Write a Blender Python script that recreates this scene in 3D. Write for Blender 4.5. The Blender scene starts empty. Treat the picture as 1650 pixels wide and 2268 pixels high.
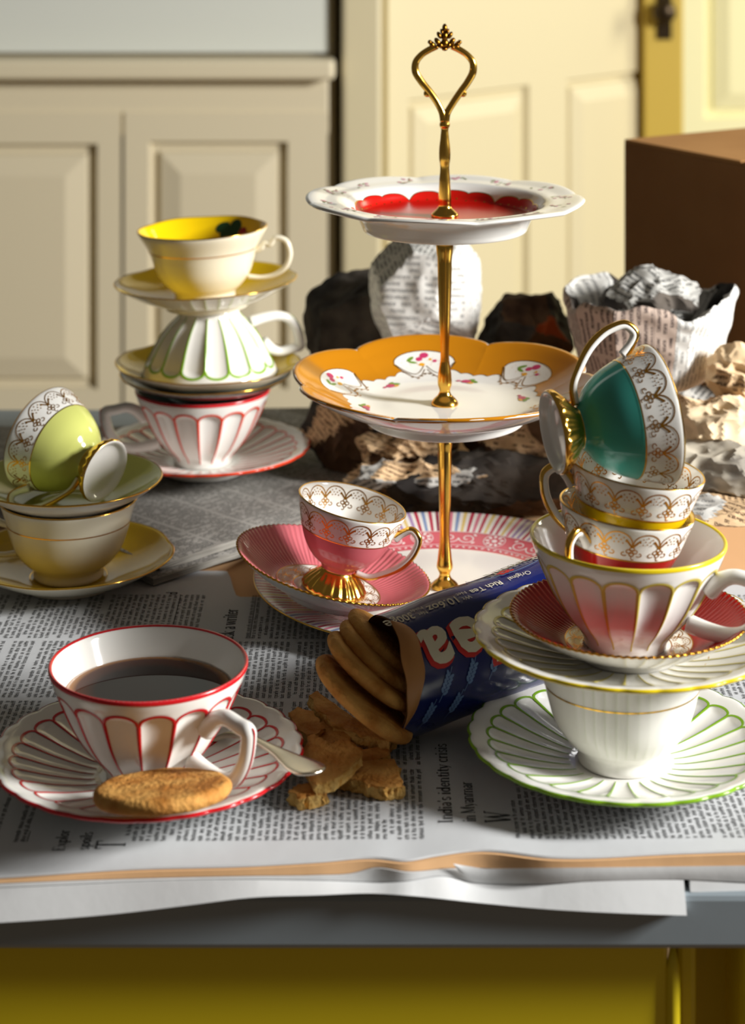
import bpy, bmesh, math, random
import numpy as np
from mathutils import Vector, Matrix, noise

random.seed(7)
RNG = np.random.RandomState(11)
PI = math.pi
SC = bpy.context.scene
COL = SC.collection

# ------------------------------------------------------------------ camera, light, exposure
TZ = 0.76                      # table top above the floor
F, YH, H = 4600.0, -340.0, 0.52   # focal length in pixels (1650 x 2268 frame), horizon row, eye above table


def Yof(py, z): return F * (H - z) / (py - YH)
def xof(px, Y): return (px - 825.0) / F * Y
def zof(py, Y): return H - (py - YH) * Y / F
def at(px, py, z):
    Y = Yof(py, z)
    return Vector((xof(px, Y), Y, z))


cam_d = bpy.data.cameras.new('camera')
cam = bpy.data.objects.new('camera', cam_d)
COL.objects.link(cam)
cam.location = (0, 0, TZ + H)
cam.rotation_euler = (PI / 2, 0, 0)
cam_d.sensor_fit = 'VERTICAL'
cam_d.lens = 100.0
cam_d.sensor_height = 100.0 * 2268 / F
cam_d.sensor_width = 100.0 * 1650 / F
cam_d.shift_y = -(1134.0 - YH) / 2268.0
cam_d.clip_start = 0.05
cam_d.dof.use_dof = True
cam_d.dof.focus_distance = 1.24
cam_d.dof.aperture_fstop = 11.0
SC.camera = cam

world = bpy.data.worlds.new('room_world')
SC.world = world
world.use_nodes = True
bg = world.node_tree.nodes['Background']
bg.inputs[0].default_value = (1.0, 0.90, 0.76, 1)
bg.inputs[1].default_value = 0.075


def aim(o, target):
    o.rotation_euler = (Vector(target) - Vector(o.location)).to_track_quat('-Z', 'Y').to_euler()


def area_light(name, loc, target, sx, sy, power, color):
    d = bpy.data.lights.new(name, 'AREA')
    d.shape = 'RECTANGLE'
    d.size, d.size_y, d.energy, d.color = sx, sy, power, color
    o = bpy.data.objects.new(name, d)
    COL.objects.link(o)
    o.location = loc
    aim(o, target)
    return o


area_light('window_daylight', (2.33, 0.70, TZ + 1.08), (0.0, 1.32, TZ + 0.08), 0.42, 0.62, 150, (1.0, 0.99, 0.965))
area_light('added_panel_light', (2.3, 3.2, TZ + 0.9), (0.75, 3.9, TZ + 0.2), 0.6, 0.9, 26, (1.0, 0.95, 0.72))  # added unseen lamp that brightens the pale panelled door

vs = SC.view_settings
vs.view_transform = 'Standard'
vs.look = 'None'
vs.gamma = 1.0
vs.use_curve_mapping = False
vs.exposure = 0.0

# ------------------------------------------------------------------ helpers


def lin(c):
    return tuple(((v / 255.0) / 12.92 if v / 255.0 <= 0.04045 else ((v / 255.0 + 0.055) / 1.055) ** 2.4) for v in c)


def pbr(name, rgb, rough=0.5, metal=0.0, spec=0.5, coat=0.0, bump=None, var=None):
    """rgb in sRGB 0-255; bump=(scale, strength); var=(scale, rgb2)"""
    m = bpy.data.materials.new(name)
    m.use_nodes = True
    nt = m.node_tree
    b = nt.nodes['Principled BSDF']
    b.inputs['Base Color'].default_value = (*lin(rgb), 1)
    b.inputs['Roughness'].default_value = rough
    b.inputs['Metallic'].default_value = metal
    b.inputs['Specular IOR Level'].default_value = spec
    b.inputs['Coat Weight'].default_value = coat
    b.inputs['Coat Roughness'].default_value = 0.04
    if bump or var:
        tc = nt.nodes.new('ShaderNodeTexCoord')
    if var:
        n = nt.nodes.new('ShaderNodeTexNoise')
        n.inputs['Scale'].default_value = var[0]
        n.inputs['Detail'].default_value = 4
        nt.links.new(tc.outputs['Object'], n.inputs['Vector'])
        cr = nt.nodes.new('ShaderNodeValToRGB')
        cr.color_ramp.elements[0].position = 0.38
        cr.color_ramp.elements[1].position = 0.66
        cr.color_ramp.elements[0].color = (*lin(rgb), 1)
        cr.color_ramp.elements[1].color = (*lin(var[1]), 1)
        nt.links.new(n.outputs['Fac'], cr.inputs['Fac'])
        nt.links.new(cr.outputs['Color'], b.inputs['Base Color'])
    if bump:
        n2 = nt.nodes.new('ShaderNodeTexNoise')
        n2.inputs['Scale'].default_value = bump[0]
        n2.inputs['Detail'].default_value = 5
        nt.links.new(tc.outputs['Object'], n2.inputs['Vector'])
        bp = nt.nodes.new('ShaderNodeBump')
        bp.inputs['Strength'].default_value = bump[1]
        bp.inputs['Distance'].default_value = 0.002
        nt.links.new(n2.outputs['Fac'], bp.inputs['Height'])
        nt.links.new(bp.outputs['Normal'], b.inputs['Normal'])
    return m


def printed(name, paper, ink=(52, 52, 52), pitch=0.0042, col=0.055, rough=0.8, strength=0.85):
    """newsprint: lines of broken word marks laid out in the UV map (metres)"""
    m = bpy.data.materials.new(name)
    m.use_nodes = True
    nt = m.node_tree
    N, L = nt.nodes, nt.links
    b = N['Principled BSDF']
    b.inputs['Roughness'].default_value = rough
    b.inputs['Specular IOR Level'].default_value = 0.15
    uv = N.new('ShaderNodeUVMap')
    sp = N.new('ShaderNodeSeparateXYZ')
    L.new(uv.outputs['UV'], sp.inputs[0])

    def mth(op, a, bb=None):
        n = N.new('ShaderNodeMath')
        n.operation = op
        for i, v in enumerate((a, bb)):
            if v is None:
                continue
            if isinstance(v, (int, float)):
                n.inputs[i].default_value = v
            else:
                L.new(v, n.inputs[i])
        return n.outputs[0]
    u, v = sp.outputs[0], sp.outputs[1]
    row = mth('DIVIDE', v, pitch)
    idx = mth('FLOOR', row)
    fr = mth('FRACT', row)
    line = mth('MULTIPLY', mth('GREATER_THAN', fr, 0.28), mth('LESS_THAN', fr, 0.80))
    cb = N.new('ShaderNodeCombineXYZ')
    L.new(mth('MULTIPLY', u, 150.0), cb.inputs[0])
    L.new(mth('MULTIPLY', idx, 7.31), cb.inputs[1])
    nz = N.new('ShaderNodeTexNoise')
    nz.inputs['Scale'].default_value = 1.0
    nz.inputs['Detail'].default_value = 0.0
    L.new(cb.outputs[0], nz.inputs['Vector'])
    word = mth('GREATER_THAN', nz.outputs['Fac'], 0.40)
    cb2 = N.new('ShaderNodeCombineXYZ')
    L.new(mth('MULTIPLY', u, 900.0), cb2.inputs[0])
    L.new(mth('MULTIPLY', v, 900.0), cb2.inputs[1])
    nz2 = N.new('ShaderNodeTexNoise')
    nz2.inputs['Scale'].default_value = 1.0
    nz2.inputs['Detail'].default_value = 0.0
    L.new(cb2.outputs[0], nz2.inputs['Vector'])
    letter = mth('GREATER_THAN', nz2.outputs['Fac'], 0.40)
    gap = mth('GREATER_THAN', mth('FRACT', mth('DIVIDE', u, col)), 0.07)
    fac = mth('MULTIPLY', mth('MULTIPLY', mth('MULTIPLY', line, word), mth('MULTIPLY', letter, gap)), strength)
    mx = N.new('ShaderNodeMix')
    mx.data_type = 'RGBA'
    L.new(fac, mx.inputs['Factor'])
    mx.inputs['A'].default_value = (*lin(paper), 1)
    mx.inputs['B'].default_value = (*lin(ink), 1)
    L.new(mx.outputs['Result'], b.inputs['Base Color'])
    return m


def blotched(name, c1, c2, scale, rough=0.75):
    return pbr(name, c1, rough, spec=0.2, var=(scale, c2))


def empty(name, loc=(0, 0, 0), rot=None):
    o = bpy.data.objects.new(name, None)
    COL.objects.link(o)
    o.empty_display_size = 0.02
    if rot is None:
        o.location = (loc[0], loc[1], loc[2] + TZ)
    else:
        o.matrix_world = Matrix.Translation((loc[0], loc[1], loc[2] + TZ)) @ rot.to_4x4()
    return o


def tag(o, label, cat, group=None):
    o['label'] = label
    o['category'] = cat
    if group:
        o['group'] = group
    return o


def structure(o):
    o['kind'] = 'structure'
    return o


def mk(name, V, Fc, mats, parent=None, midx=None, smooth=True, uv=None, label=None, loc=None):
    """link ONE mesh object; V vertices, Fc faces, midx slot per face"""
    me = bpy.data.meshes.new(name)
    V = np.asarray(V, dtype=float)
    if isinstance(Fc, np.ndarray):
        Fc = Fc.tolist()
    me.from_pydata(V.tolist(), [], Fc)
    if not isinstance(mats, (list, tuple)):
        mats = [mats]
    for m in mats:
        me.materials.append(m)
    if midx is not None:
        me.polygons.foreach_set('material_index', np.asarray(midx, dtype=np.int32))
    if smooth is True:
        me.polygons.foreach_set('use_smooth', np.ones(len(me.polygons), dtype=bool))
    if uv is not None:
        ul = me.uv_layers.new(name='UVMap')
        li = np.zeros(len(me.loops), dtype=np.int32)
        me.loops.foreach_get('vertex_index', li)
        ul.data.foreach_set('uv', np.asarray(uv)[li].ravel())
    me.update()
    o = bpy.data.objects.new(name, me)
    COL.objects.link(o)
    if parent is not None:
        o.parent = parent
    elif loc is not None:
        o.location = (loc[0], loc[1], loc[2] + TZ)
    if label:
        o['label'] = label
    return o


def auto_smooth(o, ang=35):
    me = o.data
    bm = bmesh.new()
    bm.from_mesh(me)
    for f in bm.faces:
        f.smooth = True
    for e in bm.edges:
        if len(e.link_faces) == 2 and e.calc_face_angle(0) > math.radians(ang):
            e.smooth = False
    bm.to_mesh(me)
    bm.free()
    return o


def catmull(P, n=16, closed=False):
    P = np.asarray(P, dtype=float)
    out = []
    m = len(P)
    segs = m if closed else m - 1
    for i in range(segs):
        if closed:
            p0, p1, p2, p3 = P[(i - 1) % m], P[i], P[(i + 1) % m], P[(i + 2) % m]
        else:
            p1, p2 = P[i], P[i + 1]
            p0 = P[i - 1] if i > 0 else 2 * p1 - p2
            p3 = P[i + 2] if i + 2 < m else 2 * p2 - p1
        t = np.linspace(0, 1, n, endpoint=False)[:, None]
        # non-uniform tangents limit overshoot
        d0, d1, d2 = [max(np.linalg.norm(a - b), 1e-6) for a, b in ((p1, p0), (p2, p1), (p3, p2))]
        t1 = ((p1 - p0) / d0 * d1 + (p2 - p1) / d1 * d0) / (d0 + d1) * min(d1, 2.2 * d0)
        t2 = ((p2 - p1) / d1 * d2 + (p3 - p2) / d2 * d1) / (d1 + d2) * min(d1, 2.2 * d2)
        h00 = 2 * t**3 - 3 * t**2 + 1
        h10 = t**3 - 2 * t**2 + t
        h01 = -2 * t**3 + 3 * t**2
        h11 = t**3 - t**2
        out.append(h00 * p1 + h10 * t1 + h01 * p2 + h11 * t2)
    if not closed:
        out.append(P[-1:])
    return np.vstack(out)


def smoothstep(a, b, x):
    t = np.clip((x - a) / (b - a), 0, 1)
    return t * t * (3 - 2 * t)


class Surf:
    """surface of revolution with modulation; profile runs from bottom centre outwards, up the outside, over the rim, down inside"""

    def __init__(self, ctrl, rim, mod=None, n=14):
        ctrl = np.asarray(ctrl, dtype=float)
        self.P = catmull(ctrl, n)
        self.P[:, 0] = np.maximum(self.P[:, 0], 0)
        d = np.r_[0, np.cumsum(np.linalg.norm(np.diff(self.P, axis=0), axis=1))]
        self.S = d
        self.ck = np.array([d[min(i * n, len(d) - 1)] for i in range(len(ctrl))])
        self.srim = self.ck[rim]
        self.L = d[-1]
        self.mod = mod

    def rz(self, s):
        return np.interp(s, self.S, self.P[:, 0]), np.interp(s, self.S, self.P[:, 1])

    def s_of_z(self, z, outer=True):
        k = self.S <= self.srim
        if outer:
            z_, s_ = self.P[k, 1], self.S[k]
            z_ = np.maximum.accumulate(z_)
        else:
            z_, s_ = self.P[~k, 1][::-1], self.S[~k][::-1]
            z_ = np.maximum.accumulate(z_)
        return np.interp(z, z_ + np.arange(len(z_)) * 1e-9, s_)

    def s_of_r(self, r, top=True):
        k = self.S >= self.srim if top else self.S <= self.srim
        r_, s_ = self.P[k, 0], self.S[k]
        if top:
            r_, s_ = r_[::-1], s_[::-1]
        r_ = np.maximum.accumulate(r_)
        return np.interp(r, r_ + np.arange(len(r_)) * 1e-9, s_)

    def pt(self, th, s):
        th, s = np.broadcast_arrays(np.asarray(th, float), np.asarray(s, float))
        r, z = self.rz(s)
        if self.mod is not None:
            r, z = self.mod(th, s, r, z, self)
        return np.stack([r * np.cos(th), r * np.sin(th), z], -1)

    def nrm(self, th, s):
        e = 2e-4
        a = self.pt(np.asarray(th) + 0.002, s) - self.pt(np.asarray(th) - 0.002, s)
        b = self.pt(th, np.minimum(np.asarray(s) + e, self.L)) - self.pt(th, np.maximum(np.asarray(s) - e, 0))
        n = np.cross(a, b)
        return n / np.maximum(np.linalg.norm(n, axis=-1, keepdims=True), 1e-12)

    def on(self, th, s, off=0.00012):
        return self.pt(th, s) + off * self.nrm(th, s)

    def mesh(self, name, nth, ss, mats, parent=None, slot=None, label=None):
        ss = np.asarray(ss)
        th = np.arange(nth) * 2 * PI / nth
        T, S2 = np.meshgrid(th, ss)
        V = self.pt(T, S2).reshape(-1, 3)
        ns = len(ss)
        j, i = np.meshgrid(np.arange(ns - 1), np.arange(nth), indexing='ij')
        i2 = (i + 1) % nth
        Fq = np.stack([j * nth + i, j * nth + i2, (j + 1) * nth + i2, (j + 1) * nth + i], -1).reshape(-1, 4)
        faces = Fq.tolist()
        tc = ((i + 0.5) * 2 * PI / nth).ravel()
        sc = (0.5 * (ss[j] + ss[j + 1])).ravel()
        mi = [0] * len(faces) if slot is None else list(slot(tc, sc))
        # close both ends
        faces.append(list(range(nth))[::-1])
        faces.append([(ns - 1) * nth + k for k in range(nth)])
        mi += [mi[0], mi[-1]]
        return mk(name, V, faces, mats, parent, mi, True, label=label)

    def samples(self, n, extra=()):
        """arc-length samples plus exact control positions, skipping the poles"""
        a = np.linspace(0.0006, self.L - 0.0006, n)
        a = np.r_[a, [e for e in extra if 0.0006 < e < self.L - 0.0006]]
        a = np.unique(np.round(a, 6))
        return a


class Decal:
    """thin printed or gilded marks laid on a Surf, collected into one mesh"""

    def __init__(self, surf):
        self.s = surf
        self.V, self.F = [], []
        self.n = 0

    def add(self, P, Fc):
        P = P.reshape(-1, 3)
        self.V.append(P)
        self.F += [[a + self.n for a in f] for f in Fc]
        self.n += len(P)

    def ribbon(self, poly, w, closed=False, off=0.00015, cols=2):
        poly = np.asarray(poly, float)
        th, s = poly[:, 0], poly[:, 1]
        r = np.maximum(self.s.rz(s)[0], 1e-4)
        rm = r.mean()
        x, y = th * rm, s
        if closed:
            dx, dy = np.roll(x, -1) - np.roll(x, 1), np.roll(y, -1) - np.roll(y, 1)
        else:
            dx, dy = np.gradient(x), np.gradient(y)
        l = np.maximum(np.hypot(dx, dy), 1e-9)
        nx, ny = -dy / l, dx / l
        w = np.broadcast_to(np.asarray(w, float), x.shape) * 0.5
        n = len(x)
        P = np.vstack([self.s.on((x + nx * w * q) / rm, s + ny * w * q, off) for q in np.linspace(1, -1, cols)])
        Fc = []
        for c in range(cols - 1):
            for k in range(n if closed else n - 1):
                k2 = (k + 1) % n
                Fc.append([c * n + k, (c + 1) * n + k, (c + 1) * n + k2, c * n + k2])
        self.add(P, Fc)

    def fill(self, poly, off=0.00018, rings=2):
        poly = np.asarray(poly, float)
        c = poly.mean(0)
        n = len(poly)
        P = [self.s.on(c[0] + (poly[:, 0] - c[0]) * (k / rings), c[1] + (poly[:, 1] - c[1]) * (k / rings), off)
             for k in range(rings, 0, -1)]
        P.append(self.s.on(np.array([c[0]]), np.array([c[1]]), off))
        P = np.vstack(P)
        Fc = []
        for q in range(rings - 1):
            for k in range(n):
                k2 = (k + 1) % n
                Fc.append([q * n + k, q * n + k2, (q + 1) * n + k2, (q + 1) * n + k])
        for k in range(n):
            Fc.append([(rings - 1) * n + k, (rings - 1) * n + (k + 1) % n, rings * n])
        self.add(P, Fc)

    def blob(self, th, s, a, b, rot=0.0, n=10, off=0.0002, rings=1):
        """ellipse a x b metres at th, s"""
        r = max(float(self.s.rz(s)[0]), 1e-3)
        t = np.arange(n) * 2 * PI / n
        x = a * np.cos(t) * math.cos(rot) - b * np.sin(t) * math.sin(rot)
        y = a * np.cos(t) * math.sin(rot) + b * np.sin(t) * math.cos(rot)
        self.fill(np.stack([th + x / r, s + y], -1), off, rings)

    def band(self, slo, shi, nth=160, ns=2, off=0.00013, th0=0.0, th1=2 * PI):
        th = np.linspace(th0, th1, nth + 1)
        lo = slo(th) if callable(slo) else np.full_like(th, slo)
        hi = shi(th) if callable(shi) else np.full_like(th, shi)
        P = np.stack([self.s.on(th, lo + (hi - lo) * k / ns, off) for k in range(ns + 1)], 0)
        n = len(th)
        Fc = [[k * n + i, k * n + i + 1, (k + 1) * n + i + 1, (k + 1) * n + i] for k in range(ns) for i in range(n - 1)]
        self.add(P, Fc)

    def build(self, name, mat, parent, label=None):
        return mk(name, np.vstack(self.V), self.F, mat, parent, None, True, label=label)


def tube_data(path, rad, nsec=10, up=(0, 0, 1), flat=1.0, caps=True):
    """sweep an elliptical section along a 3D path; rad radius per point; flat = ratio of the binormal radius"""
    P = np.asarray(path, float)
    n = len(P)
    rad = np.broadcast_to(np.asarray(rad, float), (n,))
    flat = np.broadcast_to(np.asarray(flat, float), (n,))
    T = np.gradient(P, axis=0)
    T /= np.maximum(np.linalg.norm(T, axis=1, keepdims=True), 1e-12)
    b = np.cross(T[0], np.asarray(up, float))
    if np.linalg.norm(b) < 1e-3:
        b = np.cross(T[0], (1, 0, 0))
    b /= np.linalg.norm(b)
    V = []
    for k in range(n):
        b = b - T[k] * np.dot(b, T[k])
        b /= np.linalg.norm(b)
        c = np.cross(b, T[k])
        a = np.arange(nsec) * 2 * PI / nsec
        V.append(P[k] + rad[k] * (np.cos(a)[:, None] * b * flat[k] + np.sin(a)[:, None] * c))
    V = np.vstack(V)
    Fc = []
    for k in range(n - 1):
        for i in range(nsec):
            i2 = (i + 1) % nsec
            Fc.append([k * nsec + i, k * nsec + i2, (k + 1) * nsec + i2, (k + 1) * nsec + i])
    if caps:
        Fc.append(list(range(nsec))[::-1])
        Fc.append([(n - 1) * nsec + i for i in range(nsec)])
    return V, Fc


def join(parts):
    V, Fc, n = [], [], 0
    for v, f in parts:
        v = np.asarray(v)
        V.append(v)
        Fc += [[a + n for a in q] for q in f]
        n += len(v)
    return np.vstack(V), Fc


def box_data(x0, x1, y0, y1, z0, z1):
    V = [(x, y, z) for z in (z0, z1) for y in (y0, y1) for x in (x0, x1)]
    Fc = [[0, 2, 3, 1], [4, 5, 7, 6], [0, 1, 5, 4], [2, 6, 7, 3], [0, 4, 6, 2], [1, 3, 7, 5]]
    return np.array(V, float), Fc


def bevel(o, w=0.002, seg=2):
    md = o.modifiers.new('bevel', 'BEVEL')
    md.width = w
    md.segments = seg
    md.limit_method = 'ANGLE'
    md.angle_limit = math.radians(40)
    return o


def roll(deg):       # tilt to the right (+z towards +x)
    return Matrix.Rotation(math.radians(deg), 3, 'Y')


# ------------------------------------------------------------------ materials
WHITE = pbr('white_porcelain', (236, 234, 228), 0.09)
CREAM = pbr('cream_porcelain', (238, 230, 206), 0.10)
YEL = pbr('yellow_glaze', (228, 192, 10), 0.10)
YELD = pbr('deep_yellow_glaze', (206, 172, 26), 0.10)
LGREEN = pbr('light_green_glaze', (196, 200, 112), 0.10)
PINK = pbr('pink_glaze', (200, 106, 114), 0.12)
TEAL = pbr('turquoise_glaze', (64, 160, 146), 0.12)
RED = pbr('red_glaze', (160, 18, 12), 0.12)
DGREEN = pbr('dark_green_glaze', (16, 44, 36), 0.12)
MUST = pbr('mustard_glaze', (192, 124, 16), 0.12)
GOLD = pbr('gold', (236, 184, 80), 0.18, metal=1.0)
GILT = pbr('gilt_print', (196, 138, 44), 0.26, metal=0.85)
LINE_RED = pbr('red_line_paint', (198, 26, 34), 0.2)
LINE_ORANGE = pbr('orange_red_line_paint', (224, 66, 34), 0.2)
LINE_GREEN = pbr('green_line_paint', (128, 172, 34), 0.2)
LINE_YELLOW = pbr('yellow_line_paint', (226, 200, 30), 0.2)
LINE_PALE = pbr('pale_yellow_line_paint', (206, 190, 90), 0.2)
ROSE = pbr('rose_print', (196, 56, 104), 0.3)
ROSEP = pbr('pale_rose_print', (204, 138, 158), 0.3)
LEAF = pbr('leaf_print', (112, 148, 52), 0.3)
AMBER = pbr('amber_print', (226, 164, 40), 0.3)
BISC = pbr('biscuit_crust', (214, 160, 86), 0.75, spec=0.2, bump=(300, 0.9), var=(60, (180, 116, 48)))
CRUMB = pbr('biscuit_crumb', (226, 186, 112), 0.9, spec=0.1, bump=(420, 1.0), var=(160, (196, 142, 66)))
STEEL = pbr('silver', (206, 196, 178), 0.22, metal=1.0)
INK = pbr('newsprint_ink', (46, 47, 48), 0.8, spec=0.1)
PAPER = pbr('newsprint_paper', (199, 201, 203), 0.85, spec=0.15, bump=(60, 0.12))
PAPER2 = pbr('newsprint_white', (208, 209, 209), 0.85, spec=0.15, bump=(60, 0.12))
PEACH = pbr('peach_newsprint', (218, 174, 128), 0.85, spec=0.15, bump=(60, 0.12))
PR_GREY = printed('printed_grey_paper', (186, 184, 178), pitch=0.0040)
PR_WHITE = printed('printed_white_paper', (232, 230, 224), (90, 90, 90), pitch=0.0052, col=0.06, strength=.6)
PR_TAN = printed('printed_tan_paper', (214, 182, 142), (92, 66, 48), pitch=0.0042)
PR_DARK = blotched('dark_print_and_shade', (38, 34, 32), (92, 84, 76), 22)  # dark print; on the low heaps it stands in for shade
PR_CAMO = blotched('grey_photo_print', (214, 204, 184), (120, 114, 106), 26)
PR_RUST = pbr('rust_print', (176, 84, 44), 0.8, spec=0.15)
PR_BROWN = blotched('brown_print_and_shade', (66, 46, 34), (120, 92, 66), 30)  # brown print, also carrying the shade of the low heaps

# ------------------------------------------------------------------ the room
CAB = pbr('cream_cabinet_paint', (214, 202, 172), 0.45, bump=(20, 0.05))
DOORP = pbr('ivory_door_paint', (208, 196, 160), 0.45, bump=(20, 0.05))
PANE = pbr('pale_back_panel', (212, 214, 204), 0.3)
SHADED_TRIM = pbr('shaded_cream_trim', (196, 166, 66), 0.5)  # cream jamb; its shade and warm bounce are put into the colour
PALEY = pbr('pale_yellow_paint', (246, 240, 190), 0.5)
FLOORM = pbr('brown_floor_boards', (110, 84, 58), 0.5, var=(6, (84, 62, 42)))
GAPSHADE = pbr('gap_shade', (96, 78, 34), 0.8)  # dark strip colour standing in for the shade in the gap
KNOBM = pbr('dark_bronze', (58, 46, 30), 0.35, metal=0.8)


def cube(name, x0, x1, y0, y1, z0, z1, mat, parent=None, bev=0.0, label=None):
    v, f = box_data(x0, x1, y0, y1, z0 + (0 if parent else TZ), z1 + (0 if parent else TZ))
    o = mk(name, v, f, mat, parent, smooth=False, label=label)
    if bev:
        bevel(o, bev)
    return o


structure(cube('floor', -3.2, 3.2, -1.0, 4.6, -TZ - 0.05, -TZ, FLOORM))
structure(cube('wall_back', -3.2, 3.2, 4.4, 4.5, -TZ, 2.0, PALEY))


def panel_relief(name, x0, x1, z0, z1, y, mat, parent, w=0.03, d=0.012):
    """raised-and-fielded panel facing -y: sunk moulding with a bevelled field"""
    rings = [(0, 0.0), (0.004, d), (w * 0.45, d), (w * 0.55, d * 0.4), (w * 1.5, -0.002)]
    V, Fc = [], []
    for k, (i, dy) in enumerate(rings):
        for (x, z) in ((x0 + i, z0 + i), (x1 - i, z0 + i), (x1 - i, z1 - i), (x0 + i, z1 - i)):
            V.append((x, y + dy, z))
    for k in range(len(rings) - 1):
        for q in range(4):
            q2 = (q + 1) % 4
            Fc.append([k * 4 + q, k * 4 + q2, (k + 1) * 4 + q2, (k + 1) * 4 + q])
    b = (len(rings) - 1) * 4
    Fc.append([b, b + 1, b + 2, b + 3])
    return mk(name, V, Fc, mat, parent, smooth=False)


def framed_door(name, x0, x1, z0, z1, y, px0, px1, pz0, pz1, mat, parent, t=0.02):
    """door slab with an opening px0..px1, pz0..pz1 for its panel"""
    xs, zs = [x0, px0, px1, x1], [z0, pz0, pz1, z1]
    parts = []
    for i in range(3):
        for k in range(3):
            if i == 1 and k == 1:
                continue
            parts.append(box_data(xs[i], xs[i + 1], y, y + t, zs[k], zs[k + 1]))
    V, Fc = join(parts)
    d = mk(name, V, Fc, mat, parent, smooth=False)
    panel_relief('panel', px0, px1, pz0, pz1, y, mat, d)
    return d


YC = 2.9
def cx(px, Y=YC): return xof(px, Y)
def cz(py, Y=YC): return zof(py, Y)


cab = tag(empty('cabinet', (0, 0, 0)), 'tall cream panelled cabinet behind the table at the left', 'cabinet')
cube('carcass', -1.15, cx(739), YC + 0.03, YC + 0.45, -TZ, 1.1, CAB, cab)
cube('ledge', -1.17, cx(742), YC - 0.035, YC + 0.03, cz(172), cz(128), CAB, cab, 0.006)
cube('upper_panel', -1.15, cx(728), YC + 0.012, YC + 0.03, cz(118), 0.9, PANE, cab, label='pale blue-grey upper panel')
cube('rail', -1.15, cx(728), YC, YC + 0.03, cz(300), cz(176), CAB, cab, 0.003)
framed_door('door', -1.12, cx(268), -0.70, cz(248), YC - 0.004, cx(-320), cx(217), cz(862), cz(318), CAB, cab)
framed_door('door', cx(276), cx(726), -0.70, cz(248), YC - 0.004, cx(330), cx(638), cz(862), cz(313), CAB, cab)
cube('plinth', -1.15, cx(739), YC + 0.0, YC + 0.03, -TZ, -0.70, CAB, cab)

structure(cube('trim_1', cx(757), cx(846), YC - 0.012, YC + 0.5, -TZ, 1.2, DOORP, None, 0.006))
structure(cube('gap_shade_strip', cx(736), cx(762), YC + 0.06, YC + 0.5, -TZ, 1.2, GAPSHADE))

# panelled door standing open, receding to the right
dh = empty('door_1', (0.022, 2.955, 0))
dh.rotation_euler = (0, 0, math.radians(45.5))
structure(dh)
DW = 0.62


def du(px):   # pixel column -> distance along the door
    k = (px - 825) / F
    t = (k * 2.955 - 0.022) / (math.cos(math.radians(45.5)) - k * math.sin(math.radians(45.5)))
    return t


def dzz(px, py):
    return zof(py, 2.955 + du(px) * math.sin(math.radians(45.5)))


xs = [0.0, du(905), du(1172), du(1256), du(1436), DW]
zt = dzz(1172, 188)
zs = [-TZ + 0.01, -0.60, zt, 1.1]
parts = []
for i in range(5):
    for k in range(3):
        if k == 1 and i in (1, 3):
            continue
        parts.append(box_data(xs[i], xs[i + 1], 0, 0.035, zs[k], zs[k + 1]))
V, Fc = join(parts)
mk('door_frame', V, Fc, DOORP, dh, smooth=False)
panel_relief('panel', xs[1], xs[2], zs[1], zs[2], 0, DOORP, dh, 0.025, 0.010)
panel_relief('panel', xs[3], xs[4], zs[1], zs[2], 0, DOORP, dh, 0.025, 0.010)

YJ = 3.36
jam = structure(cube('trim_3', xof(1424, YJ), xof(1512, YJ), YJ - 0.01, YJ + 0.12, -TZ, 1.2, SHADED_TRIM, None, 0.004))
kc = (xof(1466, YJ), YJ - 0.03, zof(24, YJ) + TZ)
kn = Surf([(0, 0), (0.006, 0.0), (0.009, 0.004), (0.016, 0.010), (0.019, 0.018), (0.015, 0.027), (0.006, 0.031), (0, 0.0315)], 4)
k_root = bpy.data.objects.new('door_knob', None)
ko = kn.mesh('knob', 24, kn.samples(40), KNOBM)
ko.parent = jam
ko.location = (kc[0], YJ - 0.012, kc[2])
ko.rotation_euler = (PI / 2, 0, 0)
ks = mk('knob_plate', *box_data(kc[0] - 0.010, kc[0] + 0.014, YJ - 0.014, YJ - 0.008, kc[2] - 0.045, kc[2] + 0.03), KNOBM, jam, smooth=False)

# pale panelled door in the next room, brightened by an added lamp
d2 = empty('door_2', (0, 0, 0))
structure(d2)
YP = 3.75
framed_door('door_frame', xof(1490, YP), 1.5, -TZ, 1.2, YP, xof(1560, YP), 1.3, zof(262, YP), 1.0, PALEY, d2)

# ------------------------------------------------------------------ the table
GREY = pbr('grey_table_paint', (134, 144, 150), 0.45, bump=(30, 0.05))
YPAINT = pbr('mustard_yellow_paint', (222, 198, 26), 0.4)
tab = tag(empty('table', (0, 0, 0)), 'grey topped table with mustard yellow apron and legs', 'table')
TF, TB = 1.03, 1.92
cube('table_top', -0.80, 0.80, TF, TB, -0.0275, 0.0, GREY, tab, 0.003)
cube('apron', -0.70, 0.1485, TF + 0.014, TF + 0.030, -0.19, -0.0275, YPAINT, tab, 0.002)
V, Fc = tube_data([(0.1512, TF + 0.0155, -0.19), (0.1512, TF + 0.0155, -0.1), (0.1512, TF + 0.0155, -0.045), (0.1512, TF + 0.0155, -0.032)], [0.0038, 0.0038, 0.0036, 0.001], 14)
mk('bead', V, Fc, YPAINT, tab)
cube('apron_end', 0.1535, 0.164, TF + 0.019, TF + 0.034, -0.19, -0.0275, YPAINT, tab, 0.003)
cube('recess_back', 0.160, 0.20, TF + 0.055, TF + 0.07, -0.19, -0.0275, YPAINT, tab)
cube('apron', -0.70, 0.70, TB - 0.06, TB - 0.04, -0.19, -0.0275, YPAINT, tab, 0.002)
for (lx, ly) in ((0.1845, TF + 0.008), (-0.75, TF + 0.02), (-0.75, TB - 0.08), (0.69, TB - 0.08)):
    cube('leg', lx, lx + 0.06, ly, ly + 0.06, -TZ, -0.0275, YPAINT, tab, 0.004)

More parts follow.
